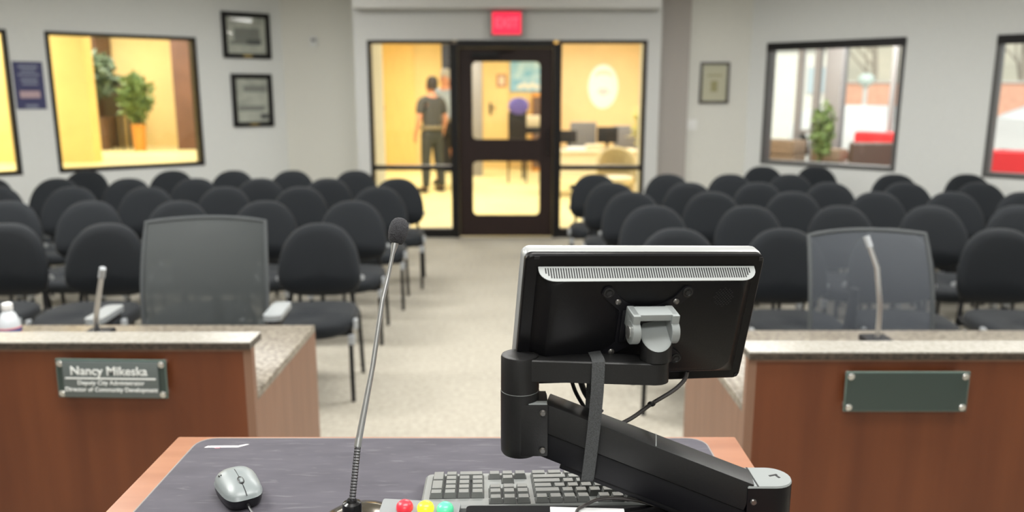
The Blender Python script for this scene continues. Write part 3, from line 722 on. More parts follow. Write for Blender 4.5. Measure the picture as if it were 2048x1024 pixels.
def planter(label, s, off, w_, h, leafm=None):
    p = gp(s, 0, off); t = thing('planter_box', label, 'planter', p, math.atan2(GD.y, GD.x))
    for k in range(4):
        mb = MB('crate'); mb.box((0, 0, h * (k + 0.5) / 4), (w_, w_ * 0.8, h / 4 * 0.93), bevel=0.006); mb.build('board', t, local=True)
    return t
planter('light wooden planter crate on the lounge floor beside the window mullions', -1.22, -0.75, 0.60, 0.92)
planter('small brown planter crate next to the grey lounge column', -0.50, -0.62, 0.44, 0.80)
p = gp(-0.52, 0, -0.2)
potted('potted_shrub', 'loose green shrub in front of the grey lounge column', (gp(-0.42, 0, -1.15).x, gp(-0.42, 0, -1.15).y, 0), 0.15, 0.50, 1.10, (0.15, 0.15, 0.40), 200, 0.13, 21, 'leaf_green', 'crate')
def armchair(label, x, y, rz, w_, h, m):
    t = thing('armchair', label, 'armchair', (x, y, 0), rz)
    for nm, c_, d_ in (('seat', (0, -0.05, 0.33), (w_ - 0.28, 0.62, 0.26)), ('backrest', (0, 0.30, h / 2 + 0.05), (w_ - 0.02, 0.2, h - 0.1))):
        mb = MB(m); mb.box(c_, d_, bevel=0.05, seg=3); mb.build(nm, t, local=True)
    for s in (-1, 1):
        mb = MB(m); mb.box((s * (w_ / 2 - 0.075), -0.07, 0.36), (0.15, 0.7, 0.52), bevel=0.05, seg=3); mb.build('armrest', t, local=True)
        for yy in (-0.3, 0.3):
            mb = MB('dark_gray'); mb.box((s * (w_ / 2 - 0.1), yy, 0.05), (0.05, 0.05, 0.1)); mb.build('leg', t, local=True)
armchair('brown leather armchair behind the first sunlit window', 5.30, 11.75, R(170), 0.86, 0.96, 'brown_leather')
armchair('red armchair just behind the brown leather armchair', 5.95, 12.75, R(140), 0.85, 1.06, 'red_leather')
armchair('large red armchair behind the window at the edge of the photo', 6.15, 9.75, R(160), 1.15, 0.98, 'red_leather')
# outdoors
mb = MB('concrete'); mb.prism([(p.x, p.y) for p in (gp(9, 0, 0.2), gp(40, 0, 0.2), gp(40, 0, 60), gp(-40, 0, 60), gp(-40, 0, 0.2) if False else gp(-3.6, 0, 0.2))], -0.14, -0.03); struct(mb, 'ground', 'bright concrete outside the windows')
mb = MB('brick'); mb.box((19.7, 26, 0.98), (18.6, 0.3, 2.02)); mb.m('concrete').box((19.7, 26, 2.02), (18.6, 0.4, 0.06)); struct(mb, 'wall_outside', 'low orange brick wall outdoors')
t = thing('white_building', 'white building with a bluish window beyond the lounge mullions', 'building', (7.6, 24.5, -0.04))
mb = MB('cream_white'); mb.box((7.0, 25.5, 1.48), (5.6, 2.0, 3.04)); mb.build('walls', t)
mb = MB('white_metal'); mb.box((7.0, 25.5, 3.06), (5.9, 2.3, 0.12)); mb.build('roof', t)
for x in (9.1, 6.0):
    mb = MB('white_metal'); mb.box((x, 24.49, 2.05), (0.62, 0.03, 0.82)); w = mb.build('window', t)
    mb = MB('window_blue'); mb.box((x, 24.47, 2.05), (0.52, 0.02, 0.72)); mb.build('window_pane', w)
mb = MB('window_blue'); mb.box((7.4, 24.48, 0.95), (0.9, 0.03, 1.96)); mb.build('door', t)
mb = MB('hill'); rnd = random.Random(4); N = 28; rows = []
for j in range(10):
    rows.append([mb.bm.verts.new((-10 + 60 * i / N, 33 + 3.2 * j, -0.1 + (1 - math.cos(PI * min(1, j / 8))) * 4.5 + (rnd.uniform(-0.5, 0.5) if j else 0))) for i in range(N + 1)])
for j in range(9):
    for i in range(N): mb.face((rows[j][i], rows[j][i + 1], rows[j + 1][i + 1], rows[j + 1][i]))
struct(mb, 'hill', 'dry beige hillside beyond the brick wall')
rnd = random.Random(8)
for i, x in enumerate((10.8, 13.6, 16.4, 19.2, 22.6, 26.0)):
    t = thing('bare_tree', 'bare grey tree rising beyond the outdoor brick wall', 'tree', (x, 31, 0), 0, 'bare trees on the hillside')
    mb = MB('bark_pale'); mb.tube([(x, 31, -0.05), (x + 0.1, 31, 2.5), (x - 0.1, 31, 5.5)], [0.16, 0.12, 0.05], 8); mb.build('trunk', t)
    mb = MB('bark_pale')
    for k in range(8):
        a = rnd.uniform(0, 6.28); z = 1.8 + 0.45 * k; mb.tube([(x, 31, z), (x + 0.8 * math.cos(a), 31 + 0.8 * math.sin(a), z + 0.9), (x + 1.05 * math.cos(a), 31 + 1.05 * math.sin(a), z + 1.8)], [0.05, 0.03, 0.012], 6)
    mb.build('branches', t)
def car(label, loc, rz):
    t = thing('car', label, 'car', loc, rz)
    prof = [(-0.86, 0.22), (0.86, 0.22), (0.89, 0.55), (0.87, 0.86), (0.70, 1.30), (0.58, 1.38), (-0.58, 1.38), (-0.70, 1.30), (-0.87, 0.86), (-0.89, 0.55)]
    rings = []
    for yy, f, g_ in ((-2.15, 0.93, 0.60), (-2.0, 1.0, 0.66), (-1.1, 1.0, 0.70), (-0.5, 1.0, 1.0), (1.2, 1.0, 1.0), (1.9, 0.99, 0.80), (2.1, 0.93, 0.70)):
        rings.append([(px_ * f, yy, 0.22 + (pz - 0.22) * (g_ if pz > 0.8 else min(1, g_ + 0.25))) for px_, pz in prof])
    mb = MB('car_white'); mb.loft(rings); mb.build('body', t, local=True)
    mb = MB('car_glass'); mb.prism([(-0.66, 0.80), (0.66, 0.80), (0.54, 1.22), (-0.54, 1.22)], 0, 0.012, Matrix.Translation((0, -0.82, 0.04)) @ Matrix.Rotation(R(62), 4, 'X') @ Matrix.Translation((0, -0.98, 0))); mb.build('windscreen', t, local=True)
    for sx in (-1, 1):
        for yy in (-1.35, 1.35):
            mb = MB('tyre'); mb.lathe([(0.18, -0.1), (0.31, -0.1), (0.33, -0.06), (0.33, 0.06), (0.31, 0.1), (0.18, 0.1)], 24, Matrix.Translation((sx * 0.80, yy, 0.33)) @ Matrix.Rotation(PI / 2, 4, 'Y')); mb.build('wheel', t, local=True)
        mb = MB('bottle_clear'); mb.ball((sx * 0.62, -2.12, 0.66), (0.16, 0.05, 0.07)); mb.build('headlight', t, local=True)
car('white car parked outside the first sunlit window', (9.28, 21.5, -0.03), R(14))
car('white car parked outside the second sunlit window', (15.35, 21.8, -0.03), R(95))
t = thing('street_lamp', 'slim outdoor lamp post with a pale green globe by the brick wall', 'lamp', (10.55, 24.4, -0.03))
mb = MB('white_metal'); mb.tube([(10.55, 24.4, -0.03), (10.55, 24.4, 1.9)], 0.07, 12); mb.build('post', t)
mb = MB('lamp_green_white'); mb.ball((10.55, 24.4, 2.06), (0.24, 0.24, 0.20)); mb.build('globe', t)

# ------------------------------------------------------------------ things on the hall walls
def framed(name, label, W_, u0, u1, z0, z1, fw_, fm, paper, cat, extra, base_off=0.0):
    rt = W_.rot(); c = W_.pt((u0 + u1) / 2, z0, 0.02)
    t = thing(name, label, cat, c)
    mb = MB(fm)
    for a_, b_, c_, d_ in ((u0, u0 + fw_, z0, z1), (u1 - fw_, u1, z0, z1), (u0 + fw_, u1 - fw_, z0, z0 + fw_), (u0 + fw_, u1 - fw_, z1 - fw_, z1)):
        W_.slab(mb, a_, b_, c_, d_, 0.002, 0.034, bevel=0.004)
    mb.build('frame', t)
    mb = MB(paper); W_.slab(mb, u0 + fw_, u1 - fw_, z0 + fw_, z1 - fw_, 0.004, 0.012)
    for m, a_, b_, c_, d_ in extra:
        mb.m(m); W_.slab(mb, u0 + (u1 - u0) * a_, u0 + (u1 - u0) * b_, z0 + (z1 - z0) * c_, z0 + (z1 - z0) * d_, 0.012, 0.0135)
    mb.build('picture', t)
    mb = MB('pane'); W_.slab(mb, u0 + fw_, u1 - fw_, z0 + fw_, z1 - fw_, 0.018, 0.020); mb.build('glass', t)
    return t
p1 = framed('framed_picture', 'landscape black-framed grey photograph, the upper one on the poster wall', WL, 0.15, 0.72, 2.04, 2.56, 0.055, 'black_frame', 'photo_paper', 'picture',
            [('photo_mid', 0.22, 0.75, 0.38, 0.66), ('photo_dark', 0.2, 0.5, 0.30, 0.42), ('photo_mid', 0.5, 0.85, 0.30, 0.38)])
mb = MB('brass'); WL.slab(mb, 0.39, 0.49, 2.055, 2.08, 0.034, 0.037); mb.build('plaque', p1)
p2 = framed('framed_picture', 'upright black-framed grey photograph below the landscape one', WL, 0.165, 0.655, 1.25, 1.865, 0.055, 'black_frame', 'photo_paper', 'picture',
            [('photo_mid', 0.15, 0.7, 0.66, 0.78), ('photo_mid', 0.2, 0.85, 0.30, 0.40), ('photo_dark', 0.12, 0.32, 0.14, 0.25)])
mb = MB('brass'); WL.slab(mb, 0.36, 0.46, 1.265, 1.29, 0.034, 0.037); mb.build('plaque', p2)
t = thing('wall_poster', 'dark blue poster with pale print between the two yellow-lit windows', 'poster', WL.pt(2.695, 1.50, 0.01))
mb = MB('poster_blue'); WL.slab(mb, 2.565, 2.828, 1.48, 1.95, 0.001, 0.008); mb.build('sheet', t)
for a_, b_, z_, h_ in ((2.61, 2.78, 1.90, 0.025), (2.63, 2.76, 1.86, 0.02), (2.60, 2.79, 1.82, 0.02), (2.62, 2.77, 1.77, 0.025), (2.62, 2.76, 1.73, 0.02), (2.64, 2.75, 1.51, 0.03)):
    mb = MB('poster_pale'); WL.slab(mb, a_, b_, z_ - h_ / 2, z_ + h_ / 2, 0.008, 0.009); mb.build('printed_line', t)
mb = MB('poster_pink'); WL.slab(mb, 2.61, 2.79, 1.59, 1.66, 0.008, 0.009); mb.build('printed_picture', t)
WRS = Wall((1.65, 9.44), CR, (1.8, 4))
framed('framed_certificate', 'small framed certificate on cream paper beside the door', WRS, 0.51, 0.85, 1.525, 1.99, 0.03, 'cert_frame', 'cert_paper', 'certificate', [('cert_gold', 0.38, 0.62, 0.28, 0.55), ('cert_gold', 0.25, 0.75, 0.66, 0.70)])
t = thing('light_switch', 'white double light switch below the framed certificate', 'switch', WRS.pt(0.44, 1.24, 0.01))
mb = MB('switch'); WRS.slab(mb, 0.39, 0.50, 1.22, 1.34, 0.001, 0.008, bevel=0.002); mb.build('plate', t)
for u in (0.42, 0.47):
    mb = MB('switch'); WRS.slab(mb, u - 0.014, u + 0.014, 1.25, 1.31, 0.008, 0.013, bevel=0.002); mb.build('rocker', t)
WLS = Wall(CL, (-1.75, 9.95), (-2, 4))
t = thing('thermostat', 'small pale thermostat high on the wall beside the framed photographs', 'thermostat', WLS.pt(0.39, 2.2, 0.01))
mb = MB('wall'); WLS.slab(mb, 0.34, 0.43, 2.19, 2.31, 0.001, 0.025, bevel=0.004); mb.build('case', t)
mb = MB('mid_gray'); WLS.slab(mb, 0.36, 0.41, 2.25, 2.285, 0.025, 0.027); mb.build('display', t)
# exit sign
t = thing('exit_sign', 'red lit exit sign above the dark door', 'sign', (-0.058, 9.08, 2.258))
mb = MB('exit_case'); mb.box((-0.058, 9.095, 2.385), (0.39, 0.066, 0.27), bevel=0.012); mb.build('case', t)
mb = MB('exit_red'); mb.box((-0.058, 9.058, 2.388), (0.315, 0.012, 0.235), bevel=0.003); mb.build('lit_face', t)
text_mesh('lettering', 'EXIT', 0.15, Matrix.Translation((-0.058, 9.0510, 2.388)) @ Matrix.Rotation(PI / 2, 4, 'X'), 'exit_letter', t, bold=0.004, xs=0.85)

# ------------------------------------------------------------------ audience chairs
def sup(hw_, n=44):
    return [hw_(2 * PI * i / n) for i in range(n)]
def make_chair():
    t = thing('audience_chair', 'x', 'chair', (0, 0, 0))
    # backrest: dome-topped padded shell, slightly wrapped
    def outline(a):
        c_, s_ = math.cos(a), math.sin(a)
        e = 2 / 2.5 if s_ > 0 else 2 / 2.9
        x = 0.236 * math.copysign(abs(c_) ** e, c_); z = (0.27 if s_ > 0 else 0.16) * math.copysign(abs(s_) ** e, s_)
        x *= 1.0 - 0.10 * max(0, z / 0.27)
        return x, z
    pts = sup(outline); cz = 0.625
    def place(x, z, y):   # lean back and wrap
        yy = 0.235 + (z + 0.16) * 0.20 + y - 0.55 * x * x + 4.0 * min(0, z + 0.02) ** 2
        return (x, yy, cz + z)
    rings = []
    for f, y in ((0.15, 0.030), (0.6, 0.030), (0.88, 0.026), (0.97, 0.014), (1.0, 0.0), (0.985, -0.016), (0.93, -0.030), (0.80, -0.037), (0.5, -0.042), (0.15, -0.044)):
        rings.append([place(x * f, z * f, y) for x, z in pts])
    mb = MB('chair_fabric'); mb.loft(rings); mb.build('backrest', t, local=True, angle=60)
    # seat
    def so(a):
        c_, s_ = math.cos(a), math.sin(a); e = 2 / 3.2
        return 0.245 * math.copysign(abs(c_) ** e, c_), 0.235 * math.copysign(abs(s_) ** e, s_) - 0.02
    pts = sup(so); rings = []
    for f, z in ((0.2, 0.385), (0.85, 0.385), (0.96, 0.395), (1.0, 0.42), (0.99, 0.445), (0.94, 0.462), (0.8, 0.470), (0.4, 0.468), (0.1, 0.466)):
        rings.append([(x * f, y * f - 0.02 * (1 - f), z - (0.025 * max(0, (-y - 0.1) / 0.15) ** 2)) for x, y in pts])
    mb = MB('chair_fabric'); mb.loft(rings); mb.build('seat', t, local=True, angle=60)
    for s in (-1, 1):
        mb = MB('chair_metal'); mb.tube([(0.225 * s, -0.19, 0.0), (0.222 * s, -0.18, 0.2), (0.22 * s, -0.17, 0.40)], 0.0125); mb.build('leg', t, local=True)
        mb = MB('chair_metal'); mb.tube([(0.225 * s, 0.27, 0.0), (0.222 * s, 0.235, 0.2), (0.218 * s, 0.20, 0.40)], 0.0125); mb.build('leg', t, local=True)
        mb = MB('chair_metal'); mb.tube([(0.19 * s, -0.14, 0.375), (0.19 * s, 0.19, 0.375), (0.185 * s, 0.26, 0.40), (0.175 * s, 0.28, 0.48), (0.165 * s, 0.29, 0.60)], 0.0125); mb.build('back_support', t, local=True)
        mb = MB('gray_plastic'); mb.box((0.248 * s, -0.16, 0.425), (0.022, 0.04, 0.055), bevel=0.006); b_ = mb.build('linking_bracket', t, local=True); b_['label'] = 'light grey linking bracket'
        mb = MB('gray_plastic'); mb.box((0.226 * s, -0.177, 0.345), (0.034, 0.034, 0.055), bevel=0.006); mb.build('leg_collar', t, local=True)['label'] = 'light grey leg collar'
        mb = MB('gray_plastic'); mb.tube([(0.215 * s, 0.262, 0.585), (0.246 * s, 0.245, 0.585)], 0.014, 10); mb.build('back_pivot', t, local=True)['label'] = 'light grey back pivot'
    for yy in (-0.16, 0.20):
        mb = MB('chair_metal'); mb.tube([(-0.22, yy, 0.37), (0.22, yy, 0.37)], 0.0115); mb.build('crossbar', t, local=True)
    return t
chair0 = make_chair(); first = [True]
def put_chair(x, y, rz, label, group):
    if first[0]:
        first[0] = False; chair0.location = (x, y, 0); chair0.rotation_euler = (0, 0, rz); chair0['label'] = label; chair0['group'] = group; return chair0
    return dup(chair0, (x, y, 0), rz, label, group)
def col_x(px_, Y): return (px_ - 1024) / 1600 * (Y * 0.9803 + 0.73 * 0.1974)
ORD = ['first', 'second', 'third', 'fourth', 'fifth', 'sixth', 'seventh']
ROWS_L = [('front', 4.55, [638, 425, 214, 13]), ('second', 5.55, [705, 529, 357, 180, 15]), ('third', 6.42, [756, 600, 449, 294, 143, -8]),
          ('fourth', 7.10, [794, 655, 520, 390, 256, 113, -22]), ('fifth', 7.85, [710, 584, 466, 344, 172])]
ROWS_R = [('front', 4.37, [1355, 1568, 1783, 2003]), ('second', 5.30, [1308, 1498, 1681, 1864, 2040]), ('third', 6.08, [1264, 1424, 1586, 1753, 1905, 2050]),
          ('fourth', 6.75, [1224, 1378, 1517, 1660, 1812, 1960]), ('fifth', 7.48, [1190, 1336, 1461, 1580, 1790, 1936]), ('sixth', 8.32, [1526, 1632])]
rnd = random.Random(2)
for side, rows, sg in (('poster-wall', ROWS_L, 1), ('sunlit-window', ROWS_R, -1)):
    for rname, Y, xs in rows:
        for i, px_ in enumerate(xs):
            yaw = sg * R(2 + 1.2 * i) + R(rnd.uniform(-2, 2))
            if rname == 'sixth': lab = ('black padded chair alone against the corner of the sunlit wall' if i == 0 else 'black padded chair of the rearmost pair, under the first sunlit window')
            else: lab = f'black padded chair, {rname} row on the {side} side, {ORD[i]} from the aisle'
            x = col_x(px_, Y)
            yo = 0.30
            put_chair(x + math.sin(yaw) * yo, Y - math.cos(yaw) * yo, yaw, lab, f'audience chairs on the {side} side')

# ------------------------------------------------------------------ staff desks
def staff_desk(label, x0, x1, yf, yb, inner, LT=0.925, WZ=0.76):
    """inner = +1: the open end is at x1 (towards the aisle); -1: at x0"""
    t = thing('staff_desk', label, 'desk', ((x0 + x1) / 2, (yf + yb) / 2, 0))
    mb = MB('cherry'); mb.box(((x0 + x1) / 2, yf + 0.012, (LT - 0.03) / 2), (x1 - x0 - 0.05, 0.024, LT - 0.03)); mb.build('front_panel', t)
    xe = x1 if inner > 0 else x0
    for x in (x0 + 0.0125, x1 - 0.0125):
        e = MB('cherry_edge')
        e.box((x, (yf + 0.026 + yb) / 2, (WZ - 0.026) / 2), (0.024, yb - yf - 0.026, WZ - 0.026))
        e.box((x, yf + 0.013, (LT - 0.03) / 2), (0.025, 0.026, LT - 0.03))
        e.build('side_panel', t)['label'] = 'paler wood end panel'
    mb = MB('cherry_edge'); mb.box(((x0 + x1) / 2, yf + 0.013, LT - 0.026), (x1 - x0, 0.03, 0.008)); mb.build('edge_strip', t)
    mb = MB('speckle'); mb.box(((x0 + x1) / 2, (yf + 0.026 + yb) / 2, WZ - 0.013), (x1 - x0, yb - yf - 0.026, 0.026), bevel=0.003); mb.build('work_surface', t)['label'] = 'speckled work surface'
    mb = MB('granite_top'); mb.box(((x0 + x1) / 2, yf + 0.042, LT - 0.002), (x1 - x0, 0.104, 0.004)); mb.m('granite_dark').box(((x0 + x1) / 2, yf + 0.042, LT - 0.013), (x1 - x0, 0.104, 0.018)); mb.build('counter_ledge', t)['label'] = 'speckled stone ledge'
    return t
staff_desk('brown wooden staff desk with a lettered nameplate', -2.9, -0.752, 2.21, 2.94, 1)
staff_desk('brown wooden staff desk with a blank nameplate', 0.655, 2.8, 2.12, 2.87, -1)
def nameplate(label, x0, x1, z0, z1, yf, tilt, lettered):
    c = Vector(((x0 + x1) / 2, yf - 0.022, (z0 + z1) / 2)); w_, h = x1 - x0, z1 - z0
    t = thing('nameplate', label, 'nameplate', c)
    t.rotation_euler = (0, tilt, 0)
    mb = MB('plate_rim'); mb.box((0, 0, 0), (w_, 0.006, h), bevel=0.001); mb.m('plate_glass').box((0, -0.0034, 0), (w_ - 0.006, 0.001, h - 0.006)); mb.build('glass_plate', t, local=True)
    for sx in (-1, 1):
        for sz in (-1, 1):
            mb = MB('chrome'); mb.lathe([(0.009, -0.022), (0.009, -0.004), (0.0085, 0.0), (0.0095, 0.001), (0.0095, 0.006), (0.007, 0.008)], 16, Matrix.Translation((sx * (w_ / 2 - 0.013), -0.001, sz * (h / 2 - 0.013))) @ Matrix.Rotation(PI / 2, 4, 'X')); mb.build('standoff', t, local=True)
    if lettered:
        mb = MB('plate_inner'); mb.box((0.0, -0.007, 0.0), (w_ * 0.865, 0.005, h * 0.92), bevel=0.001); p = mb.build('name_insert', t, local=True)
        Mx = wmat(t) @ Matrix.Translation((0, -0.0102, 0)) @ Matrix.Rotation(PI / 2, 4, 'X')
        text_mesh('lettering', 'Nancy Mikeska', 0.0355, Mx @ Matrix.Translation((-0.004, 0.0245, 0)), 'lettering', t, bold=0.0005, xs=1.02)
        text_mesh('lettering', 'Deputy City Administrator', 0.0175, Mx @ Matrix.Translation((0, -0.0105, 0)), 'lettering', t, bold=0.0002, xs=1.0)
        text_mesh('lettering', 'Director of Community Development', 0.0175, Mx @ Matrix.Translation((0, -0.0310, 0)), 'lettering', t, bold=0.0002, xs=0.98)
        mb = MB('lettering'); mb.box((0, -0.0102, 0.003), (w_ * 0.82, 0.001, 0.0042)); mb.build('rule_line', t, local=True)
    return t
nameplate('dark glass nameplate with white lettering on the desk front', -1.308, -0.993, 0.762, 0.878, 2.21, R(0.8), True)
nameplate('blank dark glass nameplate on the desk front', 0.921, 1.262, 0.757, 0.873, 2.12, R(0.0), False)

def mesh_chair(label, x, y, rz, ztop, wid, fab, arms):
    t = thing('mesh_office_chair', label, 'chair', (x, y, 0), rz)
    hw = wid / 2; zb = 0.60
    def P(u, v, off=0):   # u -1..1 across, v 0..1 up
        ww = hw * (1.02 - 0.04 * v + 0.02 * math.sin(PI * v)); xx = ww * u
        return (xx, 0.02 + 0.10 * v ** 2 - 0.09 * u * u * 0.6 + off, zb + (ztop - zb) * v - 0.012 * u * u * v)
    mb = MB(fab); N = 14; rows = []
    for j in range(N + 1): rows.append([mb.bm.verts.new(P(-1 + 2 * i / N, j / N)) for i in range(N + 1)])
    for j in range(N):
        for i in range(N): mb.face((rows[j][i], rows[j][i + 1], rows[j + 1][i + 1], rows[j + 1][i]))
    mb.build('back_mesh', t, local=True)
    mb = MB('mesh_rim')
    path = [P(-1, v / 8) for v in range(9)] + [P(-1 + 2 * i / 10, 1) for i in range(1, 11)] + [P(1, 1 - v / 8) for v in range(1, 9)] + [P(1 - 2 * i / 10, 0) for i in range(1, 11)]
    mb.tube(path, 0.009, 8); mb.build('back_frame', t, local=True)
    mb = MB('dark_gray'); mb.tube([(0, 0.12, 0.42), (0, 0.16, 0.55), (0, 0.13, 0.8)], [0.03, 0.028, 0.02], 10); mb.tube([P(-0.75, 0.05, 0.02), (0, 0.15, 0.60), P(0.75, 0.05, 0.02)], 0.014, 8); mb.build('spine', t, local=True)
    mb = MB('chair_fabric'); mb.box((0, -0.16, 0.47), (0.50, 0.48, 0.09), bevel=0.035, seg=3); mb.build('seat', t, local=True)
    mb = MB('dark_gray'); mb.tube([(0, -0.12, 0.08), (0, -0.12, 0.43)], 0.03, 12)
    for k in range(5):
        a = k * 2 * PI / 5 + 0.3; mb.tube([(0, -0.12, 0.11), (0.30 * math.cos(a), -0.12 + 0.30 * math.sin(a), 0.06)], [0.03, 0.018], 8); mb.ball((0.30 * math.cos(a), -0.12 + 0.30 * math.sin(a), 0.03), 0.0295, 12, 8)
    mb.build('base', t, local=True)
    if arms:
        for s in (-1, 1):
            mb = MB('arm_pad'); mb.prism(rrect(s * 0.345 - 0.037, s * 0.345 + 0.037, -0.32, -0.09, 0.025), 0.735, 0.757); ar = mb.build('arm_pad', t, local=True); ar['label'] = 'light grey arm pad'
            mb = MB('dark_gray'); mb.prism(rrect(s * 0.345 - 0.028, s * 0.345 + 0.028, -0.32, -0.10, 0.025), 0.71, 0.7345); mb.tube([(s * 0.345, -0.2, 0.72), (s * 0.31, -0.18, 0.5), (s * 0.22, -0.16, 0.46)], 0.02, 8); mb.build('arm_post', t, local=True)
    return t
mesh_chair('dark mesh-backed office chair with grey arm pads behind the lettered nameplate desk', -1.325, 3.37, R(4), 1.092, 0.515, 'mesh_dark', True)
mesh_chair('translucent mesh-backed office chair behind the blank nameplate desk', 1.495, 3.24, R(4), 1.058, 0.515, 'mesh_clear', False)
# gooseneck microphones on the staff desks
def desk_mic(label, base, pts):
    t = thing('desk_microphone', label, 'microphone', base)
    mb = MB('dark_gray'); mb.box(Vector(base) + Vector((0.0, 0, 0.012)), (0.09, 0.11, 0.024), bevel=0.008); mb.build('base', t)
    mb = MB('steel'); mb.tube(pts, [0.009] * (len(pts) - 1) + [0.008], 10); mb.build('gooseneck', t)
    p = Vector(pts[-1]); mb = MB('gray_plastic'); mb.tube([p, p + (p - Vector(pts[-2])).normalized() * 0.04], 0.011, 10); mb.build('capsule', t)
desk_mic('slanted gooseneck microphone on the lettered nameplate desk', (-1.50, 2.78, 0.76), [(-1.50, 2.78, 0.78), (-1.47, 2.73, 0.85), (-1.445, 2.70, 0.90), (-1.40, 2.66, 1.01)])
desk_mic('tall gooseneck microphone on the blank nameplate desk', (1.285, 2.70, 0.76), [(1.285, 2.70, 0.78), (1.283, 2.70, 0.90), (1.270, 2.72, 1.03), (1.248, 2.74, 1.10)])
# water bottle
t = thing('water_bottle', 'clear water bottle with white cap on the lettered nameplate desk', 'bottle', (-1.63, 2.50, 0.76))
Mb = Matrix.Translation((-1.63, 2.50, 0.76))
mb = MB('bottle_clear'); mb.lathe([(0.028, 0.0), (0.032, 0.006), (0.033, 0.03), (0.031, 0.05), (0.033, 0.07), (0.033, 0.125), (0.031, 0.14), (0.022, 0.165), (0.013, 0.178), (0.013, 0.186)], 24, Mb); mb.build('body', t)
mb = MB('label_red'); mb.lathe([(0.0335, 0.088), (0.0338, 0.089), (0.0338, 0.123), (0.0335, 0.124)], 24, Mb); mb.m('label_blue').lathe([(0.0338, 0.107), (0.0341, 0.108), (0.0341, 0.119), (0.0338, 0.120)], 24, Mb, 1.0, 1.0); mb.build('label_band', t)
mb = MB('cap_white'); mb.lathe([(0.0155, 0.180), (0.016, 0.182), (0.016, 0.199), (0.013, 0.202)], 20, Mb); mb.build('cap', t)

# ------------------------------------------------------------------ the desk in front of the camera
DZ = 1.04
t = thing('lectern_desk', 'reddish wooden lectern desk with a large dark desk mat', 'desk', (-0.095, 0.97, 0))
mb = MB('desk_wood'); mb.box((-0.0957, 0.972, DZ - 0.015), (0.9640, 0.650, 0.03), bevel=0.003); mb.build('top', t)
mb = MB('cherry'); mb.box((-0.0957, 1.262, (DZ - 0.03) / 2), (0.90, 0.02, DZ - 0.03)); mb.build('front_panel', t)
for x in (-0.545, 0.354):
    mb = MB('cherry'); mb.box((x, 0.975, (DZ - 0.03) / 2), (0.022, 0.55, DZ - 0.03)); mb.build('side_panel', t)
mb = MB('cherry'); mb.box((-0.0957, 0.975, 0.55), (0.875, 0.54, 0.02)); mb.build('shelf', t)
t = thing('desk_mat', 'large dark grey-purple scuffed desk mat with a small white logo', 'mat', (-0.1, 0.95, DZ))
mb = MB('pad'); mb.prism(rrect(-0.533, 0.328, 0.66, 1.281, 0.03), DZ + 0.0002, DZ + 0.0036); mb.build('mat_surface', t)
mb = MB('pad_edge'); path = [(p[0], p[1], DZ + 0.0026) for p in rrect(-0.5335, 0.3285, 0.6595, 1.2815, 0.03)]; mb.tube(path + [path[0]], 0.0018, 6); mb.build('stitched_edge', t)
mb = MB('logo_white')
lg = Matrix.Translation((-0.513, 1.2445, DZ + 0.0036)) @ Matrix.Rotation(R(1.5), 4, 'Z')
mb.prism([(0, 0), (0.056, 0), (0.071, 0.011), (0.066, 0.0115), (0.055, 0.0062), (0.004, 0.0062)], 0, 0.0003, lg)
mb.m('pad')
for k in range(9): mb.prism([(0.006 + 0.0058 * k, 0.0018), (0.0066 + 0.0058 * k + 0.0006, 0.0018), (0.0086 + 0.0058 * k, 0.0045), (0.0078 + 0.0058 * k, 0.0045)], 0.0003, 0.0005, lg)
mb.m('logo_red').prism([(0.018, -0.003), (0.026, -0.003), (0.028, 0.003), (0.020, 0.003)], 0.0003, 0.0006, lg); mb.build('logo', t)
PZ = DZ + 0.0037

# mouse
t = thing('computer_mouse', 'grey and black wired mouse on the desk mat', 'mouse', (-0.398, 1.076, PZ), R(213))
def mo(a):
    c_, s_ = math.cos(a), math.sin(a); e = 2 / (3.6 if s_ > 0 else 2.6)
    x = math.copysign(abs(c_) ** e, c_); y = math.copysign(abs(s_) ** e, s_)
    return x * (0.0315 - 0.0035 * y), y * 0.053       # +y = button end
def mring(f, z, fy=1.0): return [(x * f, y * f * fy, z(y) if callable(z) else z) for x, y in sup(mo, 40)]
mb = MB('mouse_black'); mb.loft([mring(0.86, 0.0008), mring(0.95, 0.006), mring(1.0, 0.013), mring(1.0, lambda y: 0.020 - 0.06 * max(0, y) * 0.1)]); mb.build('lower_shell', t, local=True)
mb = MB('mouse_gray'); rings = []
for q in (1.02, 1.0, 0.97, 0.90, 0.78, 0.6, 0.4, 0.2, 0.04):
    lift = math.sqrt(max(0, 1 - min(q, 1.0) ** 2.4))
    rings.append([(x * q, y * q, 0.0195 + (0.0 if q > 1 else 0.0012) + (0.019 - 0.09 * (y * q + 0.010)) * lift) for x, y in sup(mo, 40)])
mb.loft(rings); mb.build('upper_shell', t, local=True, angle=50)
def top_z(y): return 0.0205 + (0.019 - 0.09 * (y + 0.010)) * math.sqrt(max(0, 1 - min(abs(y) / 0.056, 1.0) ** 2.4))
mb = MB('mouse_black'); mb.tube([(0, y, top_z(y) - 0.0002) for y in (-0.022, -0.012, 0.0, 0.012, 0.024, 0.036, 0.046, 0.052)], 0.0007, 6); mb.build('button_seam', t, local=True)
mb = MB('mouse_black'); mb.lathe([(1.0, 0), (1.0, 0.0012), (0.8, 0.0016)], 24, Matrix.Translation((0, 0.017, top_z(0.017) - 0.0006)) @ Matrix.Rotation(R(-9), 4, 'X'), 0.0050, 0.0105)
mb.m('mouse_gray').lathe([(0.0075, -0.003), (0.009, -0.002), (0.009, 0.002), (0.0075, 0.003)], 20, Matrix.Translation((0, 0.017, top_z(0.017) - 0.0052)) @ Matrix.Rotation(PI / 2, 4, 'Y')); mb.build('scroll_wheel', t, local=True)
mb = MB('mouse_black')
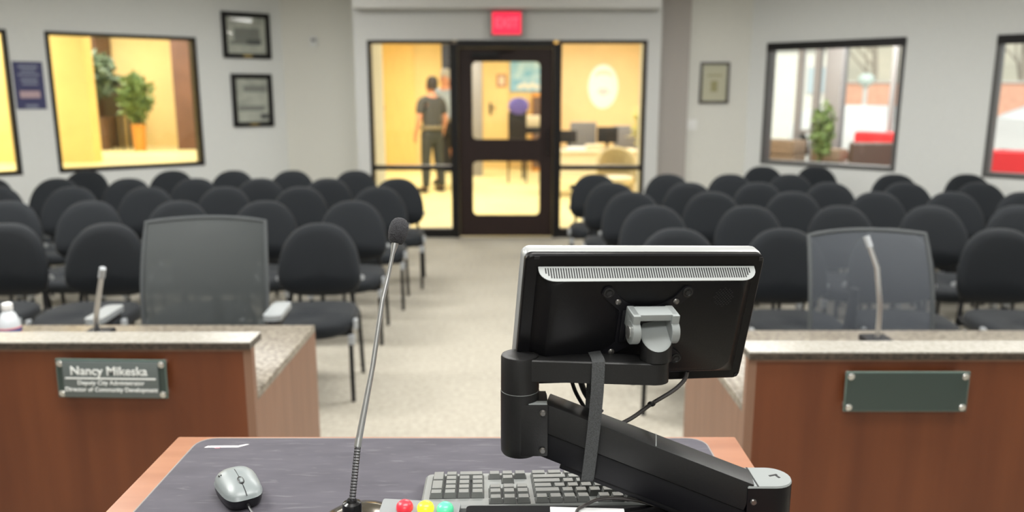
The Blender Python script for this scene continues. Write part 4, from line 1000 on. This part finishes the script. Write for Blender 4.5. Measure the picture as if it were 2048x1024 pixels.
for x0, y0, n in ((-0.010, -0.030, 6), (0.018, -0.020, 3)):
    for k in range(n): mb.box((x0 + 0.0034 * k, y0, top_z(y0) - 0.0018 - abs(x0 + 0.0034 * k) * 0.10), (0.0022, 0.003, 0.0012))
mb.build('printed_mark', t, local=True)
mb = MB('cable_black'); mb.tube(sm([(0, 0.052, 0.011), (0.0, 0.075, 0.008), (-0.004, 0.11, 0.004), (-0.02, 0.16, 0.003), (-0.05, 0.22, 0.003), (-0.05, 0.30, 0.003)]), 0.0024, 8); mb.build('cord', t, local=True); t.scale = (0.92, 0.88, 0.92)

# keyboard, its back edge to the camera; built in its own frame: x along, y away from camera, tilted
t = thing('keyboard', 'grey full-size keyboard seen from its back edge on the desk mat', 'keyboard', (-0.124, 0.986, PZ))
kr = Matrix.Rotation(R(2.3), 4, 'Z')
t.rotation_euler = (0, 0, R(2.3))
KL, KD = 0.445, 0.136
TILT = Matrix.Translation((0, 0, 0.031)) @ Matrix.Rotation(R(-8.2), 4, 'X')
mb = MB('kb_under'); mb.loft([[TILT @ Vector((x, y, -0.010)) for x, y in rrect(0.004, KL - 0.004, 0.004, KD - 0.002, 0.008)], [TILT @ Vector((x, y, -0.006)) for x, y in rrect(0.0, KL, 0.0, KD, 0.009)]])
mb.build('under_shell', t, local=True)
mb = MB('kb_base'); mb.loft([[TILT @ Vector((x, y, -0.0058)) for x, y in rrect(0.0, KL, 0.0, KD, 0.009)], [TILT @ Vector((x, y, 0.0)) for x, y in rrect(0.0, KL, 0.0, KD, 0.009)], [TILT @ Vector((x, y, 0.003)) for x, y in rrect(0.003, KL - 0.003, 0.003, KD - 0.003, 0.008)]])
mb.build('case', t, local=True)
for x in (0.05, KL - 0.05):
    mb = MB('kb_under'); mb.box((x, 0.022, 0.0075), (0.03, 0.012, 0.0145)); mb.build('foot', t, local=True)
P_ = 0.0190
def key(mb, x, y, w_=1.0, d_=1.0):
    a, b = P_ * w_, P_ * d_
    lo = [(x - a / 2 + 0.0008, y - b / 2 + 0.0008), (x + a / 2 - 0.0008, y - b / 2 + 0.0008), (x + a / 2 - 0.0008, y + b / 2 - 0.0008), (x - a / 2 + 0.0008, y + b / 2 - 0.0008)]
    hi = [(x - a / 2 + 0.0028, y - b / 2 + 0.0018), (x + a / 2 - 0.0028, y - b / 2 + 0.0018), (x + a / 2 - 0.0028, y + b / 2 - 0.0038), (x - a / 2 + 0.0028, y + b / 2 - 0.0038)]
    mb.m('kb_key'); mb.prism(lo, 0.0032, 0.0112, TILT, hi)
    mb.m('slot_dark'); mb.prism([(x - a / 2, y - b / 2), (x + a / 2, y - b / 2), (x + a / 2, y + b / 2), (x - a / 2, y + b / 2)], 0.0028, 0.0033, TILT)
y0 = 0.018      # function row nearest the camera
rowy = [0.0145] + [0.0145 + 0.0235 + k * P_ for k in range(5)]
nx = 0.0205     # number pad at the camera's left: the keyboard is turned round
mb = MB('kb_key')
for r in range(1, 6):
    for c_ in range(4):
        if r == 5 and c_ == 3: continue
        if c_ == 0 and r in (2, 4):  # tall plus and enter keys
            key(mb, nx, rowy[r] + P_ / 2 if r == 2 else rowy[r] + P_ / 2, 1, 2)
        elif c_ == 0 and r in (3, 5): continue
        elif r == 5 and c_ == 2: key(mb, nx + 2.5 * P_, rowy[r], 2, 1)
        else: key(mb, nx + c_ * P_, rowy[r])
mb.build('number_pad', t, local=True)
ax = nx + 4 * P_ + 0.006
mb = MB('kb_key')
for r in (0, 1, 2):
    for c_ in range(3): key(mb, ax + c_ * P_, rowy[r])
mb.build('navigation_keys', t, local=True)
mb = MB('kb_key'); key(mb, ax + P_, rowy[4])
for c_ in range(3): key(mb, ax + c_ * P_, rowy[5])
mb.build('arrow_keys', t, local=True)
fx = ax + 3 * P_ + 0.006
mb = MB('kb_key')
for g_ in range(3):
    for c_ in range(4): key(mb, fx + g_ * (4 * P_ + 0.0095) + c_ * P_, rowy[0])
key(mb, fx + 14 * P_, rowy[0]); mb.build('function_keys', t, local=True)
mb = MB('kb_key')
for r, ws in ((1, [2] + [1] * 13), (2, [1.5] + [1] * 12 + [1.5]), (3, [2.25] + [1] * 11 + [1.75]), (4, [2.75] + [1] * 10 + [2.25]), (5, [1.25] * 4 + [6.25] + [1.25] * 3)):
    x = fx - P_ / 2
    for w_ in ws:
        key(mb, x + w_ * P_ / 2, rowy[r], w_); x += w_ * P_
mb.build('main_keys', t, local=True)

# gooseneck microphone
t = thing('gooseneck_microphone', 'slim silver gooseneck microphone with black foam tip on the desk mat', 'microphone', (-0.21, 1.0, PZ))
Mm = Matrix.Translation((-0.206, 1.000, PZ)) @ Matrix.Rotation(R(-6), 4, 'Z')
mb = MB('mic_base'); mb.lathe([(0.97, 0.0), (1.0, 0.003), (0.97, 0.007), (0.86, 0.011), (0.6, 0.0145), (0.3, 0.016)], 40, Mm, 0.056, 0.056); mb.build('base', t)
mb = MB('black_gloss'); mb.lathe([(0.0130, 0.0), (0.0130, 0.024), (0.0120, 0.028), (0.0075, 0.030), (0.006, 0.033)], 24, Matrix.Translation((-0.2144, 0.985, PZ + 0.013))); mb.build('collar', t)
mb = MB('neck_flex')
pts = []; rr = []
A0, A1 = Vector((-0.2144, 0.985, 1.084)), Vector((-0.2113, 1.025, 1.1506))
for i in range(41):
    pts.append(A0.lerp(A1, i / 40)); rr.append(0.0047 if i % 2 else 0.0040)
mb.tube(pts, rr, 12); mb.build('flexible_section', t)
P1 = [A1, Vector((-0.1936, 1.058, 1.2492)), Vector((-0.1820, 1.090, 1.3376)), Vector((-0.1756, 1.100, 1.3655))]
mb = MB('steel'); mb.tube(P1, [0.0047, 0.0036, 0.0035, 0.0033], 12); mb.tube([A1 - (A1 - A0).normalized() * 0.004, A1 + Vector((0.0012, 0.003, 0.0075))], 0.0052, 12); mb.build('rod', t)
P2 = [P1[-1], Vector((-0.1690, 1.112, 1.3995)), Vector((-0.1672, 1.115, 1.4085)), Vector((-0.1642, 1.120, 1.4203))]
mb = MB('steel'); mb.tube(P2, [0.0030, 0.0030, 0.0048, 0.0052], 12); mb.build('upper_neck', t)
ax_ = Vector((0.006, 0.010, 0.030)).normalized()
q = Vector((0, 0, 1)).rotation_difference(ax_).to_matrix().to_4x4()
mb = MB('foam'); mb.lathe([(0.0088, -0.004), (0.0125, 0.002), (0.0140, 0.011), (0.0140, 0.018), (0.0122, 0.026), (0.0085, 0.031), (0.004, 0.033)], 24, Matrix.Translation((-0.1645, 1.120, 1.4170)) @ q); mb.build('foam_windscreen', t)

# speaker timer console with three lamps
t = thing('timer_console', 'small grey console with red, yellow and green lamps beside the keyboard', 'console', (-0.122, 0.960, PZ), R(-6))
TR = Matrix.Translation((0, 0, 0.041)) @ Matrix.Rotation(R(14), 4, 'X')
mb = MB('console_gray'); o_ = rrect(-0.0525, 0.0525, -0.06, 0.022, 0.003); mb.loft([[Vector((x, y, 0.0)) for x, y in o_], [TR @ Vector((x, y, 0.0)) for x, y in o_]]); mb.build('case', t, local=True)
for x, m, nm in ((-0.020, 'lamp_red', 'red_lamp'), (0.008, 'lamp_yellow', 'yellow_lamp'), (0.034, 'lamp_green', 'green_lamp')):
    mb = MB(m); mb.lathe([(0.0112, -0.001), (0.0112, 0.003), (0.0104, 0.006), (0.0075, 0.009), (0.003, 0.0102)], 20, TR @ Matrix.Translation((x, 0.006, 0))); mb.build('lamp', t, local=True)['label'] = nm.replace('_', ' ')

# black binder with papers in front of the keyboard
mb = MB('notebook'); mb.prism(rrect(-0.06, 0.20, 0.70, 0.972, 0.006), PZ + 0.0002, PZ + 0.044)
rooted(mb, 'ring_binder', 'black ring binder lying behind the keyboard back edge', 'binder', (0.07, 0.85, PZ))
mb = MB('paper')
for k in range(4): mb.prism([(0.046 - 0.001 * k, 0.72), (0.15 - 0.002 * k, 0.72), (0.146, 0.962 - 0.001 * k), (0.050, 0.964)], PZ + 0.0445 + 0.0006 * k, PZ + 0.0450 + 0.0006 * k)
rooted(mb, 'paper_sheets', 'few white paper sheets on the black binder', 'papers', (0.11, 0.84, PZ + 0.0445))
mb = MB('cable_gray'); mb.tube(sm([(0.095, 0.960, PZ + 0.0510), (0.115, 0.972, PZ + 0.053), (0.15, 0.975, PZ + 0.052), (0.19, 0.972, PZ + 0.042), (0.218, 0.955, PZ + 0.020), (0.24, 0.92, PZ + 0.0035), (0.25, 0.85, PZ + 0.0030)]), 0.0022, 8)
mb.tube(sm([(0.095, 0.960, PZ + 0.0510), (0.082, 0.94, PZ + 0.0500), (0.075, 0.85, PZ + 0.0500)]), 0.0022, 8)
rooted(mb, 'thin_cable', 'thin grey cable looping over the papers behind the keyboard', 'cable', (0.17, 0.9, PZ))

# ------------------------------------------------------------------ the monitor seen from behind and its arm
r_ = Vector((0.98058, 0.19226, -0.03869)); u_ = Vector((0.07820, -0.20237, 0.97618)); n_ = Vector((0.17985, -0.96025, -0.21348))
O_ = Vector((0.17444, 1.03307, 1.31699))
r_.normalize(); u_ = (u_ - r_ * u_.dot(r_)).normalized(); n_ = r_.cross(u_)
MM = Matrix.Translation(O_) @ Matrix((r_, u_, n_)).transposed().to_4x4()
mon = bpy.data.objects.new('monitor', None); COL.objects.link(mon); mon.matrix_basis = MM
tag(mon, 'black flat monitor seen from behind on a jointed arm', 'monitor')
A0_, A1_, B0_, B1_ = -0.168, 0.1575, -0.0875, 0.1035
mb = MB('black_plastic'); o1 = rrect(A0_, A1_, B0_, B1_, 0.009); o2 = rrect(A0_ + 0.002, A1_ - 0.002, B0_ + 0.002, B1_ - 0.002, 0.008)
mb.loft([[(x, y, -0.010) for x, y in o1], [(x, y, -0.002) for x, y in o1], [(x, y, 0.0) for x, y in o2]]); mb.build('back_cover', mon, local=True)
mb = MB('silver_bezel'); o3 = rrect(A0_ - 0.0012, A1_ + 0.0012, B0_ - 0.0012, B1_ + 0.0012, 0.010)
mb.loft([[(x * 0.992, y * 0.992, -0.030) for x, y in o3], [(x, y, -0.027) for x, y in o3], [(x, y, -0.013) for x, y in o3], [(x, y, -0.0102) for x, y in o1]]); bz = mb.build('front_bezel', mon, local=True); bz['label'] = 'silver rim'
mb = MB('black_gloss'); mb.box((-0.005, 0.008, -0.0305), (0.300, 0.165, 0.001)); mb.build('screen', mon, local=True)
# raised middle: sloped shoulders; the upper shoulder carries the vent slots
H1 = 0.018
lo = [(-0.1525, 0.0868), (-0.1525, -0.070), (0.1445, -0.070), (0.1445, 0.0868)]
def bulge_ring(z, f):
    x0 = -0.1525 + 0.017 * f; x1 = 0.1445 - 0.017 * f; y1 = 0.0868 - 0.0128 * f; y0_ = -0.074 + 0.012 * f
    rad = 0.020 * f + 0.001
    return [(x, y, z) for x, y in rrect(x0, x1, y0_, y1, rad, 6)]
mb = MB('black_plastic'); mb.loft([bulge_ring(-0.0005, 0.0), bulge_ring(0.001, 0.02), bulge_ring(H1 - 0.001, 0.97), bulge_ring(H1, 1.03)]); mb.build('raised_housing', mon, local=True, angle=40)
# vent plate on the upper shoulder
sl = Vector((0, 0.0868 - 0.0740, -H1)).normalized()       # up the slope (towards the back plate)
fn = Vector((0, H1, 0.0128)).normalized()                 # outward of the slope
def SP(x, v, d=0.0): # v 0 = crest (h=H1), 1 = root (h=0)
    return Vector((x, 0.0740, H1)) + Vector((0, 0.0128, -H1)) * v + fn * d
mb = MB('vent_lit')
L0, L1 = -0.1515, 0.1435
def vo(d):
    pts = [SP(L0, 0.98, d)]
    for i in range(7):
        a = R(180 + 90 * i / 6); pts.append(SP(L0 + 0.021 + 0.021 * math.cos(a), 0.72 + 0.72 * math.sin(a) + 0.0, d))
    for i in range(7):
        a = R(270 + 90 * i / 6); pts.append(SP(L1 - 0.021 + 0.021 * math.cos(a), 0.72 + 0.72 * math.sin(a), d))
    pts.append(SP(L1, 0.98, d)); return pts
mb.loft([vo(0.0002), vo(0.0014)]); vp = mb.build('vent_grille', mon, local=True); vp['label'] = 'strip of vent slots, overhead light painted in as grey'
mb = MB('slot_dark')
NS = 84
for i in range(NS):
    x = L0 + 0.009 + (L1 - L0 - 0.018) * i / (NS - 1)
    ed = min(x - L0, L1 - x); v0 = 0.20 if ed > 0.016 else 0.20 + (0.016 - ed) * 45
    c_ = SP(x, (v0 + 0.86) / 2, 0.0014); rot = Matrix((Vector((1, 0, 0)), sl, fn)).transposed()
    if fn.cross(Vector((1, 0, 0))).dot(sl) < 0: rot = Matrix((Vector((-1, 0, 0)), sl, fn)).transposed()
    mb.box(c_, (0.0017, (0.86 - v0) * 0.0221, 0.0008), rot)
mb.build('vent_slots', vp, local=True)
mb = MB('slot_dark')
def app(a_, b_, h): return a_ - 0.39 * h, b_ + 0.50 * h
sx_, sy_ = app(0.1065, 0.0415, H1)
for i in range(-6, 7):
    for j in range(-6, 7):
        if i * i + j * j < 40 and (i + j) % 2 == 0: mb.box((sx_ + i * 0.0022, sy_ + j * 0.0022, H1 + 0.0002), (0.0021, 0.0012, 0.0005))
sp_ = mb.build('speaker_grille', mon, local=True)
mb = MB('slot_dark'); mb.box((A0_ + 0.014, B1_ - 0.004, 0.0004), (0.007, 0.004, 0.001)); mb.box((A1_ - 0.006, B1_ - 0.006, 0.0004), (0.005, 0.005, 0.001)); mb.lathe([(0.0025, 0), (0.0025, 0.0012), (0.001, 0.0014)], 12, Matrix.Translation((A1_ - 0.006, B0_ + 0.006, 0))); mb.build('case_screws', mon, local=True)

# the arm
arm = thing('monitor_mount', 'black jointed monitor arm clamped to the lectern desk', 'monitor arm', (0.332, 0.95, DZ))
CX, CY = 0.0105, 1.0
mb = MB('arm_black'); mb.prism(rrect(0.290, 0.374, 0.925, 0.985, 0.006), PZ + 0.0001, PZ + 0.012); mb.tube([(0.332, 0.955, PZ + 0.012), (0.332, 0.955, 1.075)], 0.022, 20); mb.build('clamp_base', arm)
def post_outline(r=0.0268):
    cx, cy = 0.332, 0.953
    out = [(cx - 0.036, cy + r), (cx - 0.036, cy - r)]
    for i in range(13):
        a = R(-90 + 180 * i / 12); out.append((cx + r * math.cos(a), cy + r * math.sin(a)))
    return out
po = post_outline()
mb = MB('arm_side'); mb.prism(po, 1.066, 1.136); pst = mb.build('shoulder_joint', arm)
pi_ = [(0.332 + (x - 0.332) * 0.96, 0.953 + (y - 0.953) * 0.96) for x, y in po]
mb = MB('arm_gray_lit'); mb.prism(po, 1.1361, 1.1385, None, pi_); mb.build('shoulder_cap', pst)
mb = MB('slot_dark'); mb.box((0.337, 0.957, 1.1386), (0.012, 0.003, 0.0006), Matrix.Rotation(R(20), 3, 'Z')); mb.box((0.342, 0.953, 1.1386), (0.003, 0.007, 0.0006), Matrix.Rotation(R(20), 3, 'Z')); mb.box((0.309, 0.953, 1.1386), (0.002, 0.052, 0.0006)); mb.build('cap_mark', pst)
mb = MB('screw'); mb.lathe([(0.0042, 0), (0.0042, 0.002), (0.003, 0.003)], 14, Matrix.Translation((0.3035, 0.9262, 1.118)) @ Matrix.Rotation(PI / 2, 4, 'X')); mb.build('screw', pst)
# lower arm
def slanted(mb, a, b, dirn, hgt, dep, bevel=0.0, shift=0.0):
    """bar whose front top edge runs a->b, hanging down by hgt and back by dep"""
    a = Vector(a); b = Vector(b); d = (b - a).normalized(); bk = Vector((0, 1, 0)); bk = (bk - d * bk.dot(d)).normalized(); dn = d.cross(bk); dn = dn if dn.z < 0 else -dn
    c_ = (a + b) / 2 + bk * dep / 2 + dn * (hgt / 2 + shift)
    rot = Matrix((d, bk, -dn)).transposed()
    if rot.determinant() < 0: rot = Matrix((d, bk, dn)).transposed()
    mb.box(c_, ((b - a).length, dep, hgt), rot, bevel)
    return d, bk, dn
la, lb = Vector((0.0435, 0.9795, 1.227)), Vector((0.3045, 0.927, 1.1405))
mb = MB('arm_black'); d_, bk_, dn_ = slanted(mb, la, lb, None, 0.0375, 0.047, 0.0018); low = mb.build('lower_arm', arm)
mb = MB('arm_gray_lit'); e0 = la + d_ * 0.150; mb.box((e0 + la + d_ * 0.150 + d_ * 0.0) / 2 + bk_ * 0.0235 - dn_ * 0.0003, (0.0012, 0.044, 0.0010), Matrix((d_, bk_, -dn_)).transposed()); mb.build('seam', low)
mb = MB('arm_side'); slanted(mb, la + d_ * 0.004 + bk_ * 0.005, lb + d_ * 0.004 + bk_ * 0.005, None, 0.033, 0.037, 0.002, shift=0.0392); mb.build('under_channel', arm)
mb = MB('arm_side'); slanted(mb, la + d_ * 0.045 + bk_ * 0.010, lb + bk_ * 0.010, None, 0.007, 0.026, 0.002, shift=0.0735); mb.build('cable_cover', arm)
# elbow: lower fork and upper knuckle
mb = MB('arm_black'); mb.lathe([(0.0235, 1.152), (0.0252, 1.155), (0.0255, 1.165), (0.0255, 1.2385)], 40, Matrix.Translation((CX, CY, 0))); mb.box((CX + 0.018, CY - 0.0015, 1.1915), (0.037, 0.0485, 0.0715), bevel=0.003); el = mb.build('elbow_fork', arm)
mb = MB('arm_gray_lit'); mb.box((CX + 0.023, CY - 0.0185, 1.2278), (0.024, 0.012, 0.0010)); mb.m('arm_black').box((CX + 0.020, CY + 0.006, 1.2277), (0.030, 0.034, 0.001)); mb.build('fork_plate', el)
mb = MB('screw')
mb.lathe([(0.0045, 0), (0.0045, 0.002), (0.003, 0.0035)], 14, Matrix.Translation((CX + 0.0295, CY - 0.0258, 1.217)) @ Matrix.Rotation(PI / 2, 4, 'X')); mb.build('screw', el)
mb = MB('screw'); mb.lathe([(0.0045, 0), (0.0045, 0.002), (0.003, 0.0035)], 14, Matrix.Translation((CX + 0.0295, CY - 0.0258, 1.165)) @ Matrix.Rotation(PI / 2, 4, 'X')); mb.build('screw', el)
mb = MB('arm_gray_lit'); mb.lathe([(0.0245, 1.2386), (0.0250, 1.2392), (0.0245, 1.2398)], 40, Matrix.Translation((CX, CY, 0))); mb.build('washer', el)
mb = MB('arm_black'); mb.lathe([(0.0250, 1.2399), (0.0252, 1.242), (0.0250, 1.285), (0.0240, 1.2875), (0.019, 1.2885), (0.017, 1.2880)], 40, Matrix.Translation((CX, CY, 0))); mb.build('knuckle', arm)
# upper link
hx, hy = 0.1850, 0.985
mb = MB('arm_black')
lk = [(CX, CY + 0.019), (CX, CY - 0.019)]
for i in range(13):
    a = R(-90 + 180 * i / 12); lk.append((hx - 0.003 + 0.0205 * math.cos(a), hy + 0.0195 * math.sin(a)))
lki = [(x, CY + (y - CY) * 0.93) for x, y in lk]
mb.prism(lk, 1.2575, 1.2845); mb.prism(lk, 1.2845, 1.2860, None, lki); mb.build('upper_link', arm)
# head: slanted post, clevis and plate
mb = MB('arm_gray_lit'); N = 28
bot = [Vector((hx + 0.0205 * math.cos(2 * PI * i / N), hy + 0.0205 * math.sin(2 * PI * i / N), 1.2862)) for i in range(N)]
topc = [Vector((p.x, p.y, 1.3195 + (p.y - hy) * 0.85)) for p in bot]
topi = [Vector((hx + (p.x - hx) * 0.95, hy + (p.y - hy) * 0.95, 1.3207 + (p.y - hy) * 0.85 * 0.95)) for p in bot]
mb.m('arm_black'); mb.loft([bot, topc], True, False); mb.m('arm_gray_lit'); mb.loft([topc, topi], False, True); hd = mb.build('head_post', arm)
def mbox(mb, a_, b_, h_, da, db, dh, bevel=0.0015): mb.box(MM @ Vector((a_, b_, h_)), (da, db, dh), MM.to_3x3(), bevel)
mb = MB('arm_gray_lit')
mbox(mb, -0.005, 0.0385, 0.0390, 0.0622, 0.0090, 0.025)                    # bridge
for a_ in (-0.0310, 0.0210):
    mbox(mb, a_, 0.030, 0.040, 0.0100, 0.026, 0.030)
    mb.lathe([(0.0148, -0.0053), (0.0155, -0.0045), (0.0155, 0.0045), (0.0148, 0.0053)], 28, MM @ Matrix.Translation((a_, 0.0175, 0.0485)) @ Matrix.Rotation(PI / 2, 4, 'Y'))
mb.build('clevis', arm)
mb = MB('chrome'); mb.lathe([(0.0075, 0), (0.0085, 0.0008), (0.0085, 0.0022), (0.006, 0.003)], 20, MM @ Matrix.Translation((-0.0362, 0.0175, 0.0485)) @ Matrix.Rotation(-PI / 2, 4, 'Y')); mb.build('hinge_cap', arm)
mb = MB('arm_side'); mbox(mb, -0.0070, 0.0125, 0.0232, 0.066, 0.046, 0.0035, 0.001); mbox(mb, -0.0055, 0.0150, 0.0275, 0.058, 0.040, 0.007, 0.002); mb.build('tilt_box', arm)
# mounting plate with four reaching ears
mb = MB('arm_side')
hc = (-0.0072, 0.0100)
ears = [(hc[0] + sx * 0.0535, hc[1] + sy * 0.0495) for sx, sy in ((-1, 1), (1, 1), (1, -1), (-1, -1))]
def ear(cx, cy, a0, n=7, r=0.0085): return [(cx + r * math.cos(R(a0 + 180 * i / n)), cy + r * math.sin(R(a0 + 180 * i / n))) for i in range(n + 1)]
out = []
out += ear(*ears[0], 45)                                       # top left, ccw
out += [(hc[0] - 0.036, hc[1] + 0.024), (hc[0] - 0.036, hc[1] - 0.024)]
out += ear(*ears[3], 135)
for i in range(1, 8): tt = -1 + 2 * i / 8; out.append((hc[0] + 0.046 * tt, hc[1] - 0.0270 - 0.022 * tt * tt))
out += ear(*ears[2], 225)
out += [(hc[0] + 0.036, hc[1] - 0.024), (hc[0] + 0.036, hc[1] + 0.024)]
out += ear(*ears[1], 315)
for i in range(1, 12): tt = 1 - 2 * i / 12; out.append((hc[0] + 0.046 * tt, hc[1] + 0.0275 + 0.0235 * tt * tt))
mb.prism(out, H1 + 0.0003, H1 + 0.0030, MM); vp_ = mb.build('mounting_plate', arm)
for (cx, cy) in ears:
    mb = MB('arm_black'); mb.lathe([(0.0070, 0), (0.0070, 0.0012), (0.0050, 0.0016), (0.0042, 0.0008)], 18, MM @ Matrix.Translation((cx, cy, H1 + 0.003)))
    mb.m('slot_dark').lathe([(0.0030, 0), (0.0030, 0.0016)], 14, MM @ Matrix.Translation((cx, cy, H1 + 0.0032))); mb.build('ear_boss', vp_)
for sx, sy in ((-1, 1), (1, 1), (1, -1), (-1, -1)):
    mb = MB('screw'); mb.lathe([(0.0042, 0), (0.0042, 0.0012), (0.0030, 0.0024), (0.001, 0.0028)], 16, MM @ Matrix.Translation((hc[0] + sx * 0.0395, hc[1] + sy * 0.0365, H1 + 0.003))); mb.build('screw', vp_)

# cloth strap round the two arm members
mb = MB('strap_cloth')
path = [(0.1100, 1.0235, 1.264), (0.1090, 1.0235, 1.287), (0.1075, 1.0195, 1.2885), (0.1100, 0.980, 1.2882), (0.1102, 0.9715, 1.2862), (0.1098, 0.9690, 1.279), (0.1085, 0.9640, 1.250), (0.1045, 0.9560, 1.205), (0.1000, 0.9540, 1.160), (0.0975, 0.9560, 1.1335), (0.0970, 0.9640, 1.1265), (0.0990, 1.000, 1.118), (0.1020, 1.018, 1.126), (0.1050, 1.0265, 1.16), (0.1080, 1.0285, 1.20), (0.1100, 1.0255, 1.262)]
mb.ribbon(path, (1, 0, 0.08), 0.0165, 0.0012)
rooted(mb, 'cable_strap', 'dark grey cloth strap tied round the monitor arm', 'strap', (0.104, 0.99, 1.12))
# monitor cables
mb = MB('cable_gray'); mb.tube(sm([(0.243, 1.055, 1.245), (0.240, 1.058, 1.231), (0.225, 1.057, 1.216), (0.194, 1.050, 1.199), (0.165, 1.038, 1.183), (0.140, 1.034, 1.173), (0.118, 1.034, 1.171)]), 0.0030, 8)
mb.m('cable_black').ball((0.194, 1.050, 1.199), (0.006, 0.004, 0.004), 8, 6)
rooted(mb, 'monitor_cable', 'grey cable running from the monitor underside to the arm', 'cable', (0.18, 1.05, 1.19))
mb = MB('cable_black'); mb.tube(sm([(0.079, 1.062, 1.270), (0.080, 1.062, 1.245), (0.088, 1.060, 1.215), (0.103, 1.052, 1.190), (0.112, 1.047, 1.180)]), 0.0028, 8)
rooted(mb, 'power_cable', 'thin black cable hanging behind the arm link, farther from the strap', 'cable', (0.09, 1.06, 1.19))
mb = MB('cable_black'); mb.tube(sm([(0.091, 1.055, 1.270), (0.092, 1.055, 1.245), (0.100, 1.052, 1.218), (0.114, 1.046, 1.198), (0.124, 1.040, 1.190)]), 0.0042, 8)
rooted(mb, 'video_cable', 'thicker black cable hanging behind the arm link, close to the strap', 'cable', (0.1, 1.05, 1.2))
